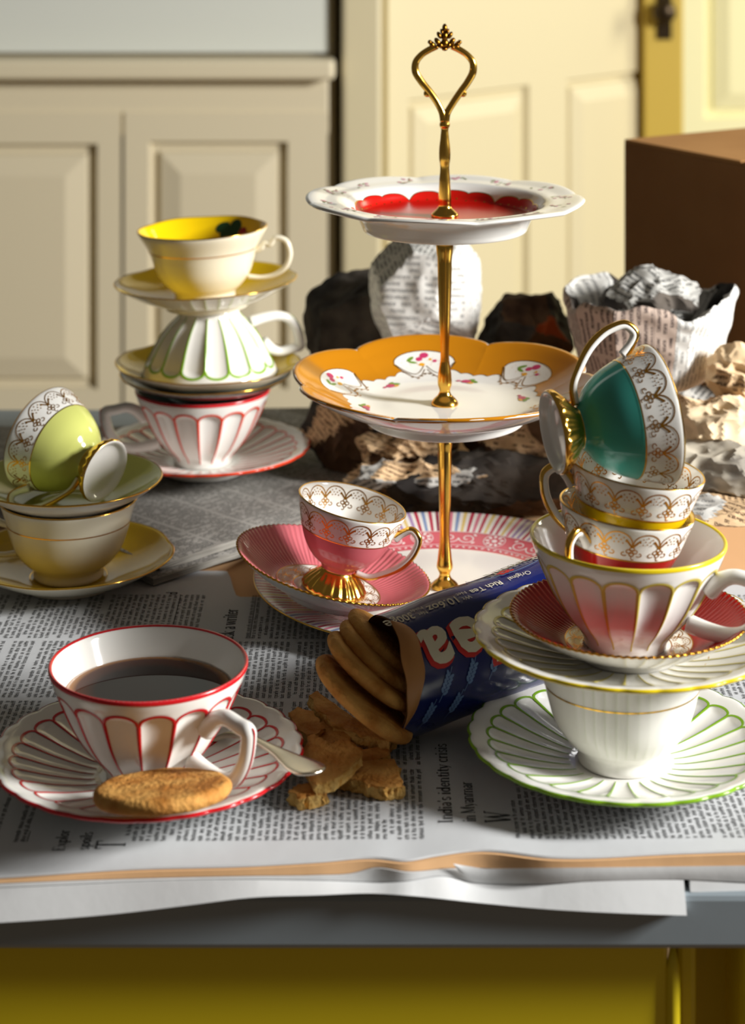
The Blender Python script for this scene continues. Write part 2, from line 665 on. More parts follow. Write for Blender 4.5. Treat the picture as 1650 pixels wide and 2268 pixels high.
# ------------------------------------------------------------------ newspapers on the table
Z0 = 0.016      # flat height of the top paper
PXS = np.linspace(-700, 2350, 220)


def pxcurve(pts):
    p = np.array(pts, float)
    q = catmull(p, 12)
    return np.interp(PXS, q[:, 0], q[:, 1])


top_px = pxcurve([(-160, 1948), (0, 1940), (280, 1922), (560, 1914), (700, 1906), (830, 1897), (900, 1903), (960, 1893), (1050, 1881), (1220, 1896), (1500, 1887), (1650, 1882), (1820, 1880)])
peach_px = pxcurve([(-160, 1964), (0, 1956), (300, 1945), (560, 1939), (700, 1937), (780, 1933), (832, 1920), (900, 1929), (1000, 1922), (1220, 1929), (1500, 1921), (1650, 1919), (1820, 1917)])
white_px = pxcurve([(-160, 1972), (0, 1966), (150, 1959), (400, 1948), (560, 1947), (700, 1949), (900, 1951), (985, 1940), (1040, 1953), (1200, 1957), (1300, 1949), (1500, 1945), (1650, 1953), (1820, 1955)])
low_px = pxcurve([(-160, 2052), (0, 2044), (280, 2022), (420, 2005), (560, 1988), (700, 1983), (830, 1979), (920, 1985), (1060, 2000), (1200, 2013), (1400, 2024), (1520, 2028), (1820, 2034)])

ztop = Z0 + 0.25 * (H - (top_px - YH) * 1.030 / F - Z0)      # edge heights follow the photo's waves a little
Ytop = F * (H - ztop) / (top_px - YH)


def slab(name, Yf, zf, Yb, zb, yback, z_in, z_in_b, mats, wave, seed, ny=60, x_lim=None, blend=0.07):
    """newspaper section: front top edge (Yf, zf), front bottom edge (Yb, zb) per column, running back to yback(x)"""
    n = len(PXS)
    rows = []
    X0 = (PXS - 825) / F * Yf
    keep = np.ones(n, bool) if x_lim is None else (X0 > x_lim[0]) & (X0 < x_lim[1])
    X0 = X0[keep]
    yf, zfr, yb_, zbb = Yf[keep], zf[keep], Yb[keep], zb[keep]
    m = len(X0)
    rs = np.random.RandomState(seed)
    ph = rs.rand(6) * 6
    tt = np.linspace(0, 1, ny) ** 1.5
    ybk = yback(X0)
    V = []
    for t in tt:
        Yv = yf + (ybk - yf) * t
        d = Yv - yf
        k = smoothstep(0, blend, d)
        wv = wave * (np.sin(X0 * 11 + ph[0] + Yv * 6) + 0.6 * np.sin(X0 * 23 + ph[1] - Yv * 9)) * 0.5
        V.append(np.stack([X0, Yv, zfr * (1 - k) + (z_in + wv) * k], -1))
    for t in (1.0, 0.5, 0.0):
        Yv = yb_ + (ybk - yb_) * t
        k = smoothstep(0, blend, Yv - yb_)
        V.append(np.stack([X0, Yv, zbb * (1 - k) + z_in_b * k], -1))
    nr = len(V)
    V = np.vstack(V)
    Fc = []
    for r in range(nr):
        r2 = (r + 1) % nr
        for i in range(m - 1):
            Fc.append([r * m + i, r * m + i + 1, r2 * m + i + 1, r2 * m + i])
    Fc.append([r * m for r in range(nr)])
    Fc.append([r * m + m - 1 for r in range(nr)][::-1])
    o = mk(name, V, Fc, mats, smooth=True, loc=(0, 0, 0))
    return auto_smooth(o, 45), V, m, ny


# top broadsheet
ztb = ztop - 0.0009
top_o, TV, tm, tny = slab('newspaper', Ytop, ztop, Ytop - 0.0005, ztb, lambda x: 1.445 - .05 * smoothstep(-.102, -.090, x) + .025 * smoothstep(-.04, .05, x), Z0, Z0 - 0.003, PAPER, 0.0006, 1)
tag(top_o, 'printed white broadsheet spread on top, under the red striped teacup and saucer', 'newspaper')
TG = TV[:tm * tny].reshape(tny, tm, 3)
TX = TG[0, :, 0]


def paper_z(x, y):
    """height of the top broadsheet (bilinear in its own grid)"""
    x = np.asarray(x, float)
    y = np.asarray(y, float)
    i = np.clip(np.searchsorted(TX, x) - 1, 0, tm - 2)
    fx = np.clip((x - TX[i]) / (TX[i + 1] - TX[i]), 0, 1)
    y0 = TG[0, i, 1] * (1 - fx) + TG[0, i + 1, 1] * fx
    y1 = TG[-1, i, 1] * (1 - fx) + TG[-1, i + 1, 1] * fx
    t = np.clip((y - y0) / (y1 - y0), 0, 1) ** (1 / 1.5) * (tny - 1)
    j = np.clip(t.astype(int), 0, tny - 2)
    fy = t - j
    a = TG[j, i, 2] * (1 - fx) + TG[j, i + 1, 2] * fx
    b = TG[j + 1, i, 2] * (1 - fx) + TG[j + 1, i + 1, 2] * fx
    return a * (1 - fy) + b * fy


# peach section under it
zp = H - (peach_px - YH) * (Ytop - 0.003) / F
o, *_ = slab('newspaper', Ytop - 0.0022, ztb - 0.0004, Ytop - 0.003, zp, lambda x: 1.80 + 0 * x, Z0 - 0.0034, 0.009, PEACH, 0.0, 2)
tag(o, 'peach pink newspaper section whose folded edge shows under the top broadsheet', 'newspaper')
# white section
zw = H - (white_px - YH) * (Ytop - 0.004) / F
o, *_ = slab('newspaper', Ytop - 0.0036, zp - 0.0004, Ytop - 0.004, zw, lambda x: 1.50 + 0 * x, 0.0086, 0.005, PAPER2, 0.0, 3)
tag(o, 'thin white newspaper section between the peach pages and the lowest sheet', 'newspaper')
# lowest, drooping over the table edge
Yl = np.minimum(Ytop - 0.010, TF - 0.006)
zl = H - (low_px - YH) * Yl / F
o, *_ = slab('newspaper', Ytop - 0.0044, zw - 0.0004, Yl, zl, lambda x: 1.48 + 0 * x, 0.0046, 0.0006, PAPER2, 0.0, 4, x_lim=(-1, xof(1524, 1.03)), blend=0.03)
tag(o, 'lowest white newspaper drooping over the front edge of the grey table', 'newspaper')
# short sheet at the right end
zl2 = H - (np.full_like(PXS, 1976) - YH) * (Ytop - 0.006) / F
o, *_ = slab('newspaper', Ytop - 0.0044, zw - 0.0004, Ytop - 0.006, zl2, lambda x: 1.4 + 0 * x, 0.0046, 0.0008, PAPER2, 0.0, 5, x_lim=(xof(1529, 1.03), 1), blend=0.03)
tag(o, 'short white newspaper end at the right beside the drooping lowest sheet', 'newspaper')

# turned-up page corner of the white section
cv, NCR = [], 70
for a in np.linspace(0, 1, NCR):
    px = 1004 + 816 * a
    yt = 1913 + 12 * min(1, a * 12) - 10 * a
    yb2 = np.interp(px, [1004, 1012, 1030, 1060, 1110, 1204, 1300, 1500, 1650, 1820], [1914, 1926, 1941, 1952, 1956, 1958, 1951, 1947, 1954, 1956])
    Yv0 = float(np.interp(px, PXS, Ytop))
    for b in np.linspace(0, 1, 5):
        py2 = yt + (yb2 - yt) * b
        Yv = Yv0 - .0062 + .0018 * (b - .5) ** 2 + .001 * min(1, a * 4)
        cv.append((xof(px, Yv), Yv, zof(py2, Yv)))
cf = [[5 * k + b, 5 * k + b + 1, 5 * k + b + 6, 5 * k + b + 5] for k in range(NCR - 1) for b in range(4)]
mk('page_corner', cv, cf, PAPER2, [x for x in COL.objects if x.get('label', '').startswith('thin white newspaper')][0])

# ---- print on the top broadsheet: strokes shaped into letters
ST = {
    'n': ([(0, 0, .22, 1), (.7, 0, .92, 1), (.1, .8, .8, 1)], 1.2),
    'o': ([(0, .1, .22, .9), (.68, .1, .9, .9), (.12, 0, .8, .18), (.12, .82, .8, 1)], 1.15),
    'i': ([(0, 0, .24, 1), (0, 1.2, .24, 1.42)], .5),
    'l': ([(0, 0, .24, 1.5)], .5),
    't': ([(.15, 0, .4, 1.35), (0, .82, .6, 1)], .8),
    'e': ([(0, .1, .22, .9), (.12, 0, .85, .16), (.12, .84, .8, 1), (.2, .45, .85, .6), (.68, .5, .88, .9)], 1.1),
    'a': ([(.65, 0, .88, .9), (.1, .84, .7, 1), (0, .1, .2, .5), (.1, .45, .7, .58), (.1, 0, .7, .15)], 1.1),
    's': ([(.1, .84, .8, 1), (0, .5, .22, .9), (.1, .42, .75, .58), (.6, .1, .82, .5), (0, 0, .7, .16)], 1.05),
    'r': ([(0, 0, .22, 1), (.2, .8, .65, 1)], .85),
    'd': ([(0, .1, .22, .9), (.68, 0, .9, 1.5), (.12, 0, .8, .18), (.12, .82, .8, 1)], 1.15),
    'h': ([(0, 0, .22, 1.5), (.7, 0, .92, 1), (.1, .8, .8, 1)], 1.2),
    'u': ([(0, 0, .22, 1), (.7, 0, .92, 1), (.1, 0, .8, .18)], 1.2),
    'm': ([(0, 0, .22, 1), (.6, 0, .82, 1), (1.2, 0, 1.42, 1), (.1, .8, 1.3, 1)], 1.7),
    'p': ([(0, -.45, .22, 1), (.68, .1, .9, .9), (.12, 0, .8, .18), (.12, .82, .8, 1)], 1.15),
    'c': ([(0, .1, .22, .9), (.12, 0, .8, .18), (.12, .82, .8, 1)], 1.0),
    'f': ([(.15, 0, .4, 1.4), (0, .82, .6, 1), (.2, 1.3, .7, 1.5)], .8),
}
KEYS = list('eeettaaooiinnsshrrdluucmpf')
rq = random.Random(5)
quads = []      # (x0, y0, x1, y1) rectangles on the paper in metres


def put_rect(X, Y, lx0, ly0, lx1, ly1):
    quads.append((X - ly1, Y + lx0, X - ly0, Y + lx1))


def text_line(X, Ya, Yb, xh, justified=True):
    """one line of print: reads along +Y, letters stand towards -X"""
    words, wl = [], 0.0
    lw = xh * 0.78
    target = Yb - Ya
    sp = xh * 0.7
    while True:
        w = [rq.choice(KEYS) for _ in range(rq.choice((2, 2, 3, 3, 4, 4, 5, 6, 7, 8)))]
        L = sum(ST[c][1] for c in w) * lw
        if wl + L + sp * len(words) > target:
            break
        words.append((w, L))
        wl += L
    if not words:
        return
    if justified and len(words) > 1:
        sp = (target - wl) / (len(words) - 1)
    y = Ya
    for w, L in words:
        for c in w:
            rects, adv = ST[c]
            for (a, b, cc, d) in rects:
                put_rect(X, y + a * lw, 0, b * xh, (cc - a) * lw, d * xh)
            y += adv * lw
        y += sp


COLS = [(1.053, 1.134), (1.1395, 1.2240), (1.2290, 1.3165), (1.3215, 1.398)]
PITCH = 0.00375


def pxx(px, Y): return (px - 825) / F * Y


EXCL = {0: [(pxx(78, 1.07), pxx(278, 1.07)), (pxx(948, 1.07), pxx(1130, 1.07))],
        1: [(pxx(948, 1.09), pxx(1075, 1.09))],
        3: [(pxx(455, 1.36), pxx(545, 1.36))], 2: [(pxx(395, 1.27), pxx(430, 1.27))]}
for c, (ya, yb) in enumerate(COLS):
    X = -0.36
    indent = False
    while X < 0.33:
        X += PITCH
        if any(a < X < b + 0.003 for a, b in EXCL.get(c, [])):
            continue
        if c == 0 and X < pxx(80, 1.07):
            if rq.random() < .2:
                continue
        end = yb
        last = rq.random() < 0.11
        if last:
            end = ya + (yb - ya) * rq.uniform(.25, .85)
        s0 = ya + (0.006 if indent else 0)
        if c == 0 and pxx(284, 1.07) < X + .0 < pxx(284, 1.07) - 1:
            s0 += .01
        text_line(X, s0, end, 0.00178, not last)
        indent = last
for (px, c) in ((87, 0), (560, 3), (388, 3)):
    x = pxx(px, sum(COLS[c]) / 2)
    quads.append((x, COLS[c][0], x + 0.0004, COLS[c][1]))
Q = np.array(quads)
qx = Q[:, [0, 2, 2, 0]]
qy = Q[:, [1, 1, 3, 3]]
qz = paper_z(qx.ravel(), qy.ravel()).reshape(qx.shape) + 0.00025
PV = np.stack([qx, qy, qz], -1).reshape(-1, 3)
PF = np.arange(len(PV)).reshape(-1, 4)
pr = mk('body_text', PV, PF, INK, top_o, smooth=False, label='dense columns of small dark print')
pr['kind'] = 'stuff'

# ---- serif headline letters drawn with a broad pen
def arcp(cx_, cy_, rx, ry, a0, a1, n=12):
    t = np.radians(np.linspace(a0, a1, n))
    return np.stack([cx_ + rx * np.cos(t), cy_ + ry * np.sin(t)], -1)


def serif(x, y, w=.16): return (np.array([(x - w, y), (x + w, y)]), .045)


def stem(x, y0, y1): return (np.array([(x, y0), (x, y1)]), .11)


X5 = 0.62
bowl = lambda cx_: [(arcp(cx_, X5 / 2, .17, X5 / 2 - .02, 90, 270), .10), (arcp(cx_, X5 / 2, .17, X5 / 2 - .02, -90, 90), .10)]
arch = lambda x: [(arcp(x + .17, X5 - .16, .17, .14, 180, 0), .06), stem(x + .34, 0, X5 - .14), serif(x + .34, .02, .1)]
GL = {
    'I': ([stem(.2, 0, 1), serif(.2, .02), serif(.2, .98)], .42),
    'n': ([stem(.12, 0, X5), serif(.12, .02, .1), serif(.07, X5 - .02, .06)] + arch(.12), .60),
    'm': ([stem(.12, 0, X5), serif(.12, .02, .1), serif(.07, X5 - .02, .06)] + arch(.12) + arch(.46), .94),
    'd': (bowl(.24) + [stem(.42, 0, 1), serif(.38, .98, .07), serif(.47, .02, .06)], .56),
    'i': ([stem(.12, 0, X5), serif(.12, .02, .1), serif(.08, X5 - .02, .06), (np.array([(.12, .80), (.12, .91)]), .12)], .27),
    'a': ([(arcp(.22, .44, .15, .16, 150, 0), .07), stem(.37, 0, .46), (arcp(.22, .17, .14, .15, 75, 290), .09), (np.array([(.22, .03), (.37, .12)]), .05)], .48),
    "'": ([(np.array([(.08, 1.0), (.05, .78)]), .09)], .17),
    's': ([(arcp(.2, .46, .13, .14, 20, 250), .08), (arcp(.2, .16, .14, .15, 70, -160), .08)], .40),
    'e': ([(arcp(.24, .31, .18, .29, 0, 325), .09), (np.array([(.07, .33), (.42, .33)]), .05)], .48),
    't': ([stem(.16, .08, .82), (np.array([(.02, X5 - .03), (.32, X5 - .03)]), .06), (arcp(.26, .10, .10, .09, 180, 320), .06)], .35),
    'y': ([(np.array([(.06, X5), (.25, .02)]), .10), (np.array([(.42, X5), (.22, -.12), (.10, -.24)]), .05), serif(.07, X5 - .02, .1), serif(.42, X5 - .02, .08)], .48),
    'c': ([(arcp(.24, .31, .18, .29, 45, 320), .09)], .44),
    'r': ([stem(.12, 0, X5), serif(.12, .02, .1), serif(.07, X5 - .02, .06), (arcp(.28, .42, .14, .16, 150, 60), .08)], .40),
    'M': ([(np.array([(.12, 0), (.12, 1)]), .05), (np.array([(.12, 1), (.45, .05)]), .11), (np.array([(.45, .05), (.78, 1)]), .05), stem(.78, 0, 1), serif(.12, .02, .1), serif(.78, .02, .13), serif(.1, .98, .08), serif(.82, .98, .08)], .96),
    'k': ([stem(.12, 0, 1), serif(.12, .02, .1), serif(.08, .98, .07), (np.array([(.40, X5), (.16, .28)]), .05), (np.array([(.22, .34), (.44, .0)]), .10), serif(.40, X5 - .02, .08), serif(.44, .02, .08)], .54),
    'w': ([(np.array([(.05, X5), (.20, .02)]), .10), (np.array([(.20, .02), (.36, X5)]), .05), (np.array([(.36, X5), (.51, .02)]), .10), (np.array([(.51, .02), (.66, X5)]), .05), serif(.06, X5 - .02, .09), serif(.66, X5 - .02, .08)], .72),
    'E': ([stem(.15, 0, 1), (np.array([(.05, .02), (.55, .02)]), .05), (np.array([(.05, .98), (.52, .98)]), .05), (np.array([(.15, .52), (.42, .52)]), .05), (np.array([(.54, 0), (.56, .2)]), .05), (np.array([(.51, 1), (.52, .8)]), .05)], .64),
    'x': ([(np.array([(.06, X5), (.40, 0)]), .10), (np.array([(.42, X5), (.05, 0)]), .05), serif(.08, X5 - .02, .09), serif(.40, .02, .09)], .48),
    'p': ([stem(.12, -.32, X5), serif(.12, -.3, .1), serif(.07, X5 - .02, .06)] + bowl(.32), .56),
    'l': ([stem(.12, 0, 1), serif(.12, .02, .1), serif(.08, .98, .07)], .27),
    'o': (bowl(.24), .50),
    'T': ([stem(.36, 0, 1), serif(.36, .02, .14), (np.array([(.02, .97), (.70, .97)]), .06), (np.array([(.03, .99), (.02, .78)]), .05), (np.array([(.69, .99), (.70, .78)]), .05)], .76),
    'W': ([(np.array([(.05, 1), (.28, .0)]), .11), (np.array([(.28, .0), (.50, 1)]), .05), (np.array([(.46, .85), (.68, .0)]), .11), (np.array([(.68, .0), (.92, 1)]), .05), serif(.06, .98, .13), serif(.92, .98, .11)], 1.0),
}


def headline(txt, X, Y, size, squeeze, name='headline'):
    V, Fc = [], []
    x = 0.0
    for ch in txt:
        if ch == ' ':
            x += .26
            continue
        strokes, adv = GL[ch]
        for pl, w in strokes:
            pl = np.asarray(pl, float)
            d = np.gradient(pl, axis=0)
            d /= np.maximum(np.linalg.norm(d, axis=1, keepdims=True), 1e-9)
            nn = np.stack([-d[:, 1], d[:, 0]], -1)
            A, B = pl + nn * w / 2, pl - nn * w / 2
            b0 = len(V)
            for p in np.vstack([A, B]):
                V.append(((x + p[0]) * size * squeeze, p[1] * size))
            m = len(pl)
            for k in range(m - 1):
                Fc.append([b0 + m + k, b0 + m + k + 1, b0 + k + 1, b0 + k])
        x += adv
    V = np.array(V)
    wx, wy = X - V[:, 1], Y + V[:, 0]
    wz = paper_z(wx, wy) + 0.0003
    return mk(name, np.stack([wx, wy, wz], -1), Fc, INK, top_o, smooth=False, label='dark serif headline lettering')


def hl_at(txt, px, py, size, squeeze, name='headline'):
    p = at(px, py, Z0)
    return headline(txt, p.x, p.y, size, squeeze, name)


hl_at("India's identity crisis", 1003, 1828, 0.0072, 0.78 * 0.0965 / (0.0072 * 0.78 * 8.95) * 1.0)
hl_at("in Myanmar", 1054, 1825, 0.0072, 1.21)
hl_at("W", 1132, 1826, 0.0135, 0.95, 'drop_cap')
hl_at("T", 276, 1878, 0.0150, 0.75, 'drop_cap')
hl_at("Explor", 142, 1882, 0.0062, 1.2)
hl_at("spoils", 196, 1880, 0.0062, 1.2)
hl_at("ask a writer", 516, 1418, 0.0098, 1.08)
hl_at("d", 392, 1318, 0.0075, 1.1)

# ---- folded newspapers under the back left stack


def poly_slab(name, pts, z0, z1, mats, seed, sub=8):
    """folded newspaper: outline in table metres, printed top, soft uneven edges"""
    rs = np.random.RandomState(seed)
    pts = np.array(pts, float)
    dense = []
    n = len(pts)
    for k in range(n):
        a, b = pts[k], pts[(k + 1) % n]
        for t in np.linspace(0, 1, sub, endpoint=False):
            dense.append(a + (b - a) * t)
    D = np.array(dense) + rs.randn(n * sub, 2) * 0.0006
    c = D.mean(0)
    m = len(D)
    h = z1 - z0
    rings = [(1.0, z0, 0), (1.004, z0 + .15 * h, 0), (0.999, z0 + .33 * h, 0), (1.005, z0 + .5 * h, 0), (1.0, z0 + .68 * h, 0), (1.004, z0 + .85 * h, 0), (1.0, z1, 0), (.8, z1, 1), (.5, z1, 1), (.2, z1, 1)]
    V = []
    for s, z, top in rings:
        p = c + (D - c) * s
        zz = z + (0.0007 * np.sin(p[:, 0] * 30 + p[:, 1] * 17) if top else 0) + rs.randn(m) * (0.0 if top else 0.0004)
        V.append(np.stack([p[:, 0], p[:, 1], np.broadcast_to(zz, (m,))], -1))
    V = np.vstack(V)
    Fc, mi = [], []
    for r in range(len(rings) - 1):
        for k in range(m):
            k2 = (k + 1) % m
            Fc.append([r * m + k, r * m + k2, (r + 1) * m + k2, (r + 1) * m + k])
            mi.append(0 if r < 6 else 1)
    Fc.append([(len(rings) - 1) * m + k for k in range(m)])
    mi.append(1)
    Fc.append(list(range(m))[::-1])
    mi.append(0)
    ang = math.atan2(.73, .69)
    ca_, sa_ = math.cos(ang), math.sin(ang)
    uv = np.stack([V[:, 0] * ca_ + V[:, 1] * sa_, -V[:, 0] * sa_ + V[:, 1] * ca_], -1)
    return auto_smooth(mk(name, V, Fc, mats, None, mi, True, uv=uv, loc=(0, 0, 0)), 40)


PRF = printed('fine_print_paper', (156, 152, 146), (52, 52, 52), pitch=0.0026, col=0.045, strength=0.9)
ED = pbr('folded_page_edges', (150, 146, 138), 0.85, spec=0.15)
o = poly_slab('newspaper', [(-0.150, 1.412), (0.012, 1.572), (0.07, 1.62), (0.07, 1.815), (-0.19, 1.815), (-0.205, 1.77), (-0.50, 1.77), (-0.50, 1.72), (-0.33, 1.60)], 0.0175, 0.0225, [ED, PRF], 3)
tag(o, 'grey folded newspaper lying second from the top under the back left cup stack', 'newspaper')
o = poly_slab('newspaper', [(-0.146, 1.425), (0.03, 1.602), (0.065, 1.64), (0.065, 1.82), (-0.185, 1.82), (-0.20, 1.765), (-0.48, 1.765), (-0.48, 1.72), (-0.33, 1.612)], 0.0228, 0.0275, [ED, PRF], 4)
tag(o, 'grey finely printed folded newspaper directly under the back left cup stack', 'newspaper')
PILE = 0.0283

# ------------------------------------------------------------------ crockery builders


def seg_extra(sf):
    return list(sf.ck)


def handle_obj(path_rz, rad, parent, mat, az, name='handle', flat=0.8, n=8, label=None, nsec=12):
    P = catmull([(r, 0.0, z) for r, z in path_rz], n)
    rr = np.interp(np.linspace(0, 1, len(P)), np.linspace(0, 1, len(rad)), rad)
    ca_, sa_ = math.cos(az), math.sin(az)
    P = np.stack([P[:, 0] * ca_, P[:, 0] * sa_, P[:, 2]], -1)
    V, Fc = tube_data(P, rr, nsec, up=(-sa_, ca_, 0), flat=flat)
    return mk(name, V, Fc, mat, parent, label=label), P, rr


NF = 16
def flute_mod(th, s, r, z, sf):
    outer = s < sf.srim - 0.002
    u = ((th * NF / (2 * PI)) % 1.0) * 2 - 1
    za = 0.0435 + 0.0062 * np.sqrt(np.maximum(1 - u * u, 0))
    d = 0.0027 * (r / 0.045) * (1 - np.abs(u) ** 2.4) * smoothstep(0, 0.0035, za - z) * smoothstep(0.003, 0.008, z)
    return np.where(outer, r - d, r), z


FC_CTRL = [(0, .0015), (.019, .0015), (.0205, 0), (.0222, 0), (.0228, .003), (.0245, .0065), (.0325, .0155), (.0400, .0265), (.0455, .0375), (.0500, .048), (.0532, .0572), (.0530, .0584), (.0516, .0580), (.0466, .0478), (.0416, .0375), (.0358, .0270), (.0282, .0165), (.0200, .0085), (.012, .0055), (0, .0052)]
FC_HANDLE = [(.0445, .0355), (.052, .0425), (.058, .0452), (.070, .0440), (.0755, .0432), (.0762, .0424), (.0755, .0340), (.0715, .0235), (.0655, .0165), (.057, .0135), (.046, .0140), (.034, .0165)]
fc_cache = {}


def fluted_cup(loc, line, label, az, rot=None, rim_line=None, inside=None, zs=1.0, group=None, spin=0.0):
    root = tag(empty('teacup', loc, rot), label, 'cup', group)
    root.scale = (1, 1, zs)
    sf = Surf(FC_CTRL, 11, flute_mod)
    b = sf.mesh('body', NF * 12, sf.samples(90, sf.ck), WHITE, root)
    dl = Decal(sf)
    zr = np.linspace(0.0045, 0.0435, 26)
    for k in range(NF):
        th = k * 2 * PI / NF
        dl.ribbon(np.stack([np.full_like(zr, th), sf.s_of_z(zr)], -1), np.linspace(.0011, .0019, 26), cols=5)
        u = np.linspace(-1, 1, 17)
        za = 0.0435 + 0.0062 * np.sqrt(np.maximum(1 - u * u, 0))
        dl.ribbon(np.stack([th + (u + 1) * PI / NF, sf.s_of_z(za)], -1), 0.0019, cols=4)
    dl.build('painted_lines', line, root)
    rb = Decal(sf)
    rb.band(sf.srim - 0.0022, sf.srim + 0.0018, 120, 5, 0.0002)
    rb.build('painted_rim', rim_line or line, root)
    h, P, rr = handle_obj(FC_HANDLE, [.0058, .0046, .0042, .0044, .0044, .0042, .0042, .0044, .0048, .0052], root, WHITE, az, flat=0.95)
    c = np.array([.040 * math.cos(az), .040 * math.sin(az), .028])
    dv = P - c
    V, Fc = tube_data((P + dv / np.linalg.norm(dv, axis=1, keepdims=True) * rr[:, None] * .95)[14:-22], .0007, 6, up=(-math.sin(az), math.cos(az), 0))
    mk('painted_line', V, Fc, line, h)
    return root


NS = 28
def sau_flute_mod(th, s, r, z, sf):
    u = ((th * NS / (2 * PI)) % 1.0) * 2 - 1
    ra = 0.0695 + 0.0032 * np.sqrt(np.maximum(1 - u * u, 0))
    top = s > sf.srim
    d = 0.0013 * (r / 0.07) * (1 - np.abs(u) ** 2.2) * smoothstep(0, .004, ra - r) * smoothstep(.0265, .034, r)
    wv = smoothstep(.066, .083, r) * (1 - u * u - .5)
    z2 = np.where(top, z - d, z)
    return r + 0.0013 * wv, z2 + 0.0004 * wv


SA_CTRL = [(0, .002), (.028, .002), (.030, 0), (.0325, 0), (.0335, .003), (.050, .0085), (.070, .0150), (.0822, .0188), (.0832, .0200), (.0815, .0208), (.070, .0178), (.050, .0115), (.0345, .0078), (.028, .0068), (.0255, .0062), (.012, .0062), (0, .0062)]


def fluted_saucer(loc, line, label, rim_line=None, rot=None, group=None, spin=0.0):
    root = tag(empty('saucer', loc, rot), label, 'saucer', group)
    root.rotation_euler.z += spin
    sf = Surf(SA_CTRL, 8, sau_flute_mod)
    sf.mesh('plate', NS * 8, sf.samples(80, sf.ck), WHITE, root)
    dl = Decal(sf)
    rr = np.linspace(.0285, .0695, 22)
    s_ = sf.s_of_r(rr)
    u = np.linspace(-1, 1, 11)
    ra = 0.0695 + 0.0032 * np.sqrt(np.maximum(1 - u * u, 0))
    for k in range(NS):
        th = k * 2 * PI / NS
        dl.ribbon(np.stack([np.full_like(rr, th), s_], -1), np.linspace(.0009, .0015, 22), off=.0002, cols=5)
        dl.ribbon(np.stack([th + (u + 1) * PI / NS, sf.s_of_r(ra)], -1), .0015, off=.0002, cols=4)
    dl.build('painted_lines', line, root)
    rb = Decal(sf)
    rb.band(sf.srim - 0.0020, sf.srim + 0.0014, NS * 8, 5, 0.0002)
    rb.build('painted_rim', rim_line or line, root)
    return root


# ---- cream cups and yellow saucers with gilt lines
CC_CTRL = [(0, .0025), (.0195, .0025), (.0215, 0), (.0232, 0), (.0240, .0018), (.0238, .0040), (.0240, .0062), (.0300, .0120), (.0362, .0205), (.0402, .0320), (.0430, .0430), (.0475, .0555), (.0473, .0565), (.0461, .0560), (.0412, .0430), (.0384, .0320), (.0340, .0215), (.0265, .0135), (.0165, .0090), (0, .0082)]


def cream_cup(loc, label, az, outside, inside, rot=None, zs=1.0, rimr=1.0, flowers=False, handle=True, lobes=0.0):
    root = tag(empty('teacup', loc, rot), label, 'cup')
    root.scale = (1, 1, zs)

    def md(th, s, r, z, sf):
        k = smoothstep(.035, .056, z)
        return r * (1 + (rimr - 1) * k + lobes * k * np.cos(6 * th)), z + lobes * .02 * k * np.cos(6 * th)
    sf = Surf(CC_CTRL, 12, md)
    sl = lambda t, s: (s > sf.srim).astype(int)
    sf.mesh('body', 96, sf.samples(80, sf.ck), [outside, inside], root, sl)
    g = Decal(sf)
    g.band(sf.srim - .0007, sf.srim + .0007, 120, 3, .0002)
    for z in (.0405,):
        s0 = float(sf.s_of_z(z))
        g.band(s0 - .00045, s0 + .00045, 120, 1, .0002)
    s0 = float(sf.s_of_z(.0030))
    g.band(s0 - .0008, s0 + .0008, 96, 1, .0002)
    g.build('gilt_lines', GOLD, root)
    if flowers:
        f = Decal(sf)
        for (t, z, a, b2) in ((1.12, .0425, .0085, .0080), (1.02, .049, .005, .0055), (1.28, .048, .006, .004)):
            f.blob(t, float(sf.s_of_z(z, False)), a, b2, .4, 14, .0003, 2)
        f.build('leaf_print', pbr('dark_leaf_print', (30, 62, 34), .2), root)
        f = Decal(sf)
        for (t, z, a) in ((.82, .0455, .004), (.70, .043, .0035), (.88, .040, .003)):
            f.blob(t, float(sf.s_of_z(z, False)), a, a, 0, 12, .0003, 1)
        f.build('flower_print', pbr('dark_red_flower_print', (140, 24, 30), .2), root)
    if handle:
        handle_obj([(.0405, .0375), (.0470, .0400), (.0500, .0430), (.0530, .0420), (.0580, .0470), (.0655, .0450), (.0690, .0350), (.0650, .0240), (.0560, .0180), (.0450, .0160), (.0350, .0170)],
                   [.0030, .0030, .0024, .0028, .0026, .0026, .0028, .0026, .0024, .0024, .0026], root, outside, az, flat=.8)
    return root


YS_CTRL = [(0, .002), (.028, .002), (.030, 0), (.0325, 0), (.0335, .003), (.048, .0085), (.062, .0165), (.0705, .0225), (.0715, .0236), (.0702, .0238), (.060, .0175), (.047, .0115), (.0345, .0075), (.0270, .0062), (.0250, .0055), (.012, .0055), (0, .0055)]


def gilt_saucer(loc, label, glaze, under, rot=None, zs=1.0, rs=1.0, lobes=.012, rim=None):
    root = tag(empty('saucer', loc, rot), label, 'saucer')
    root.scale = (rs, rs, zs)

    def md(th, s, r, z, sf):
        k = smoothstep(.04, .071, r)
        w = 1 - 1.6 * np.abs(np.sin(3 * th + .5)) ** 6
        return r * (1 + lobes * k * w), z + .0006 * k * w
    sf = Surf(YS_CTRL, 8, md)
    sl = lambda t, s: (s > sf.srim).astype(int)
    sf.mesh('plate', 144, sf.samples(70, sf.ck), [under, glaze], root, sl)
    g = Decal(sf)
    g.band(sf.srim - .0006, sf.srim + .0007, 144, 3, .0002)
    s0 = float(sf.s_of_r(.0262))
    g.band(s0 - .0003, s0 + .0003, 96, 1, .0002)
    g.build('gilt_rim', rim or GOLD, root)
    return root


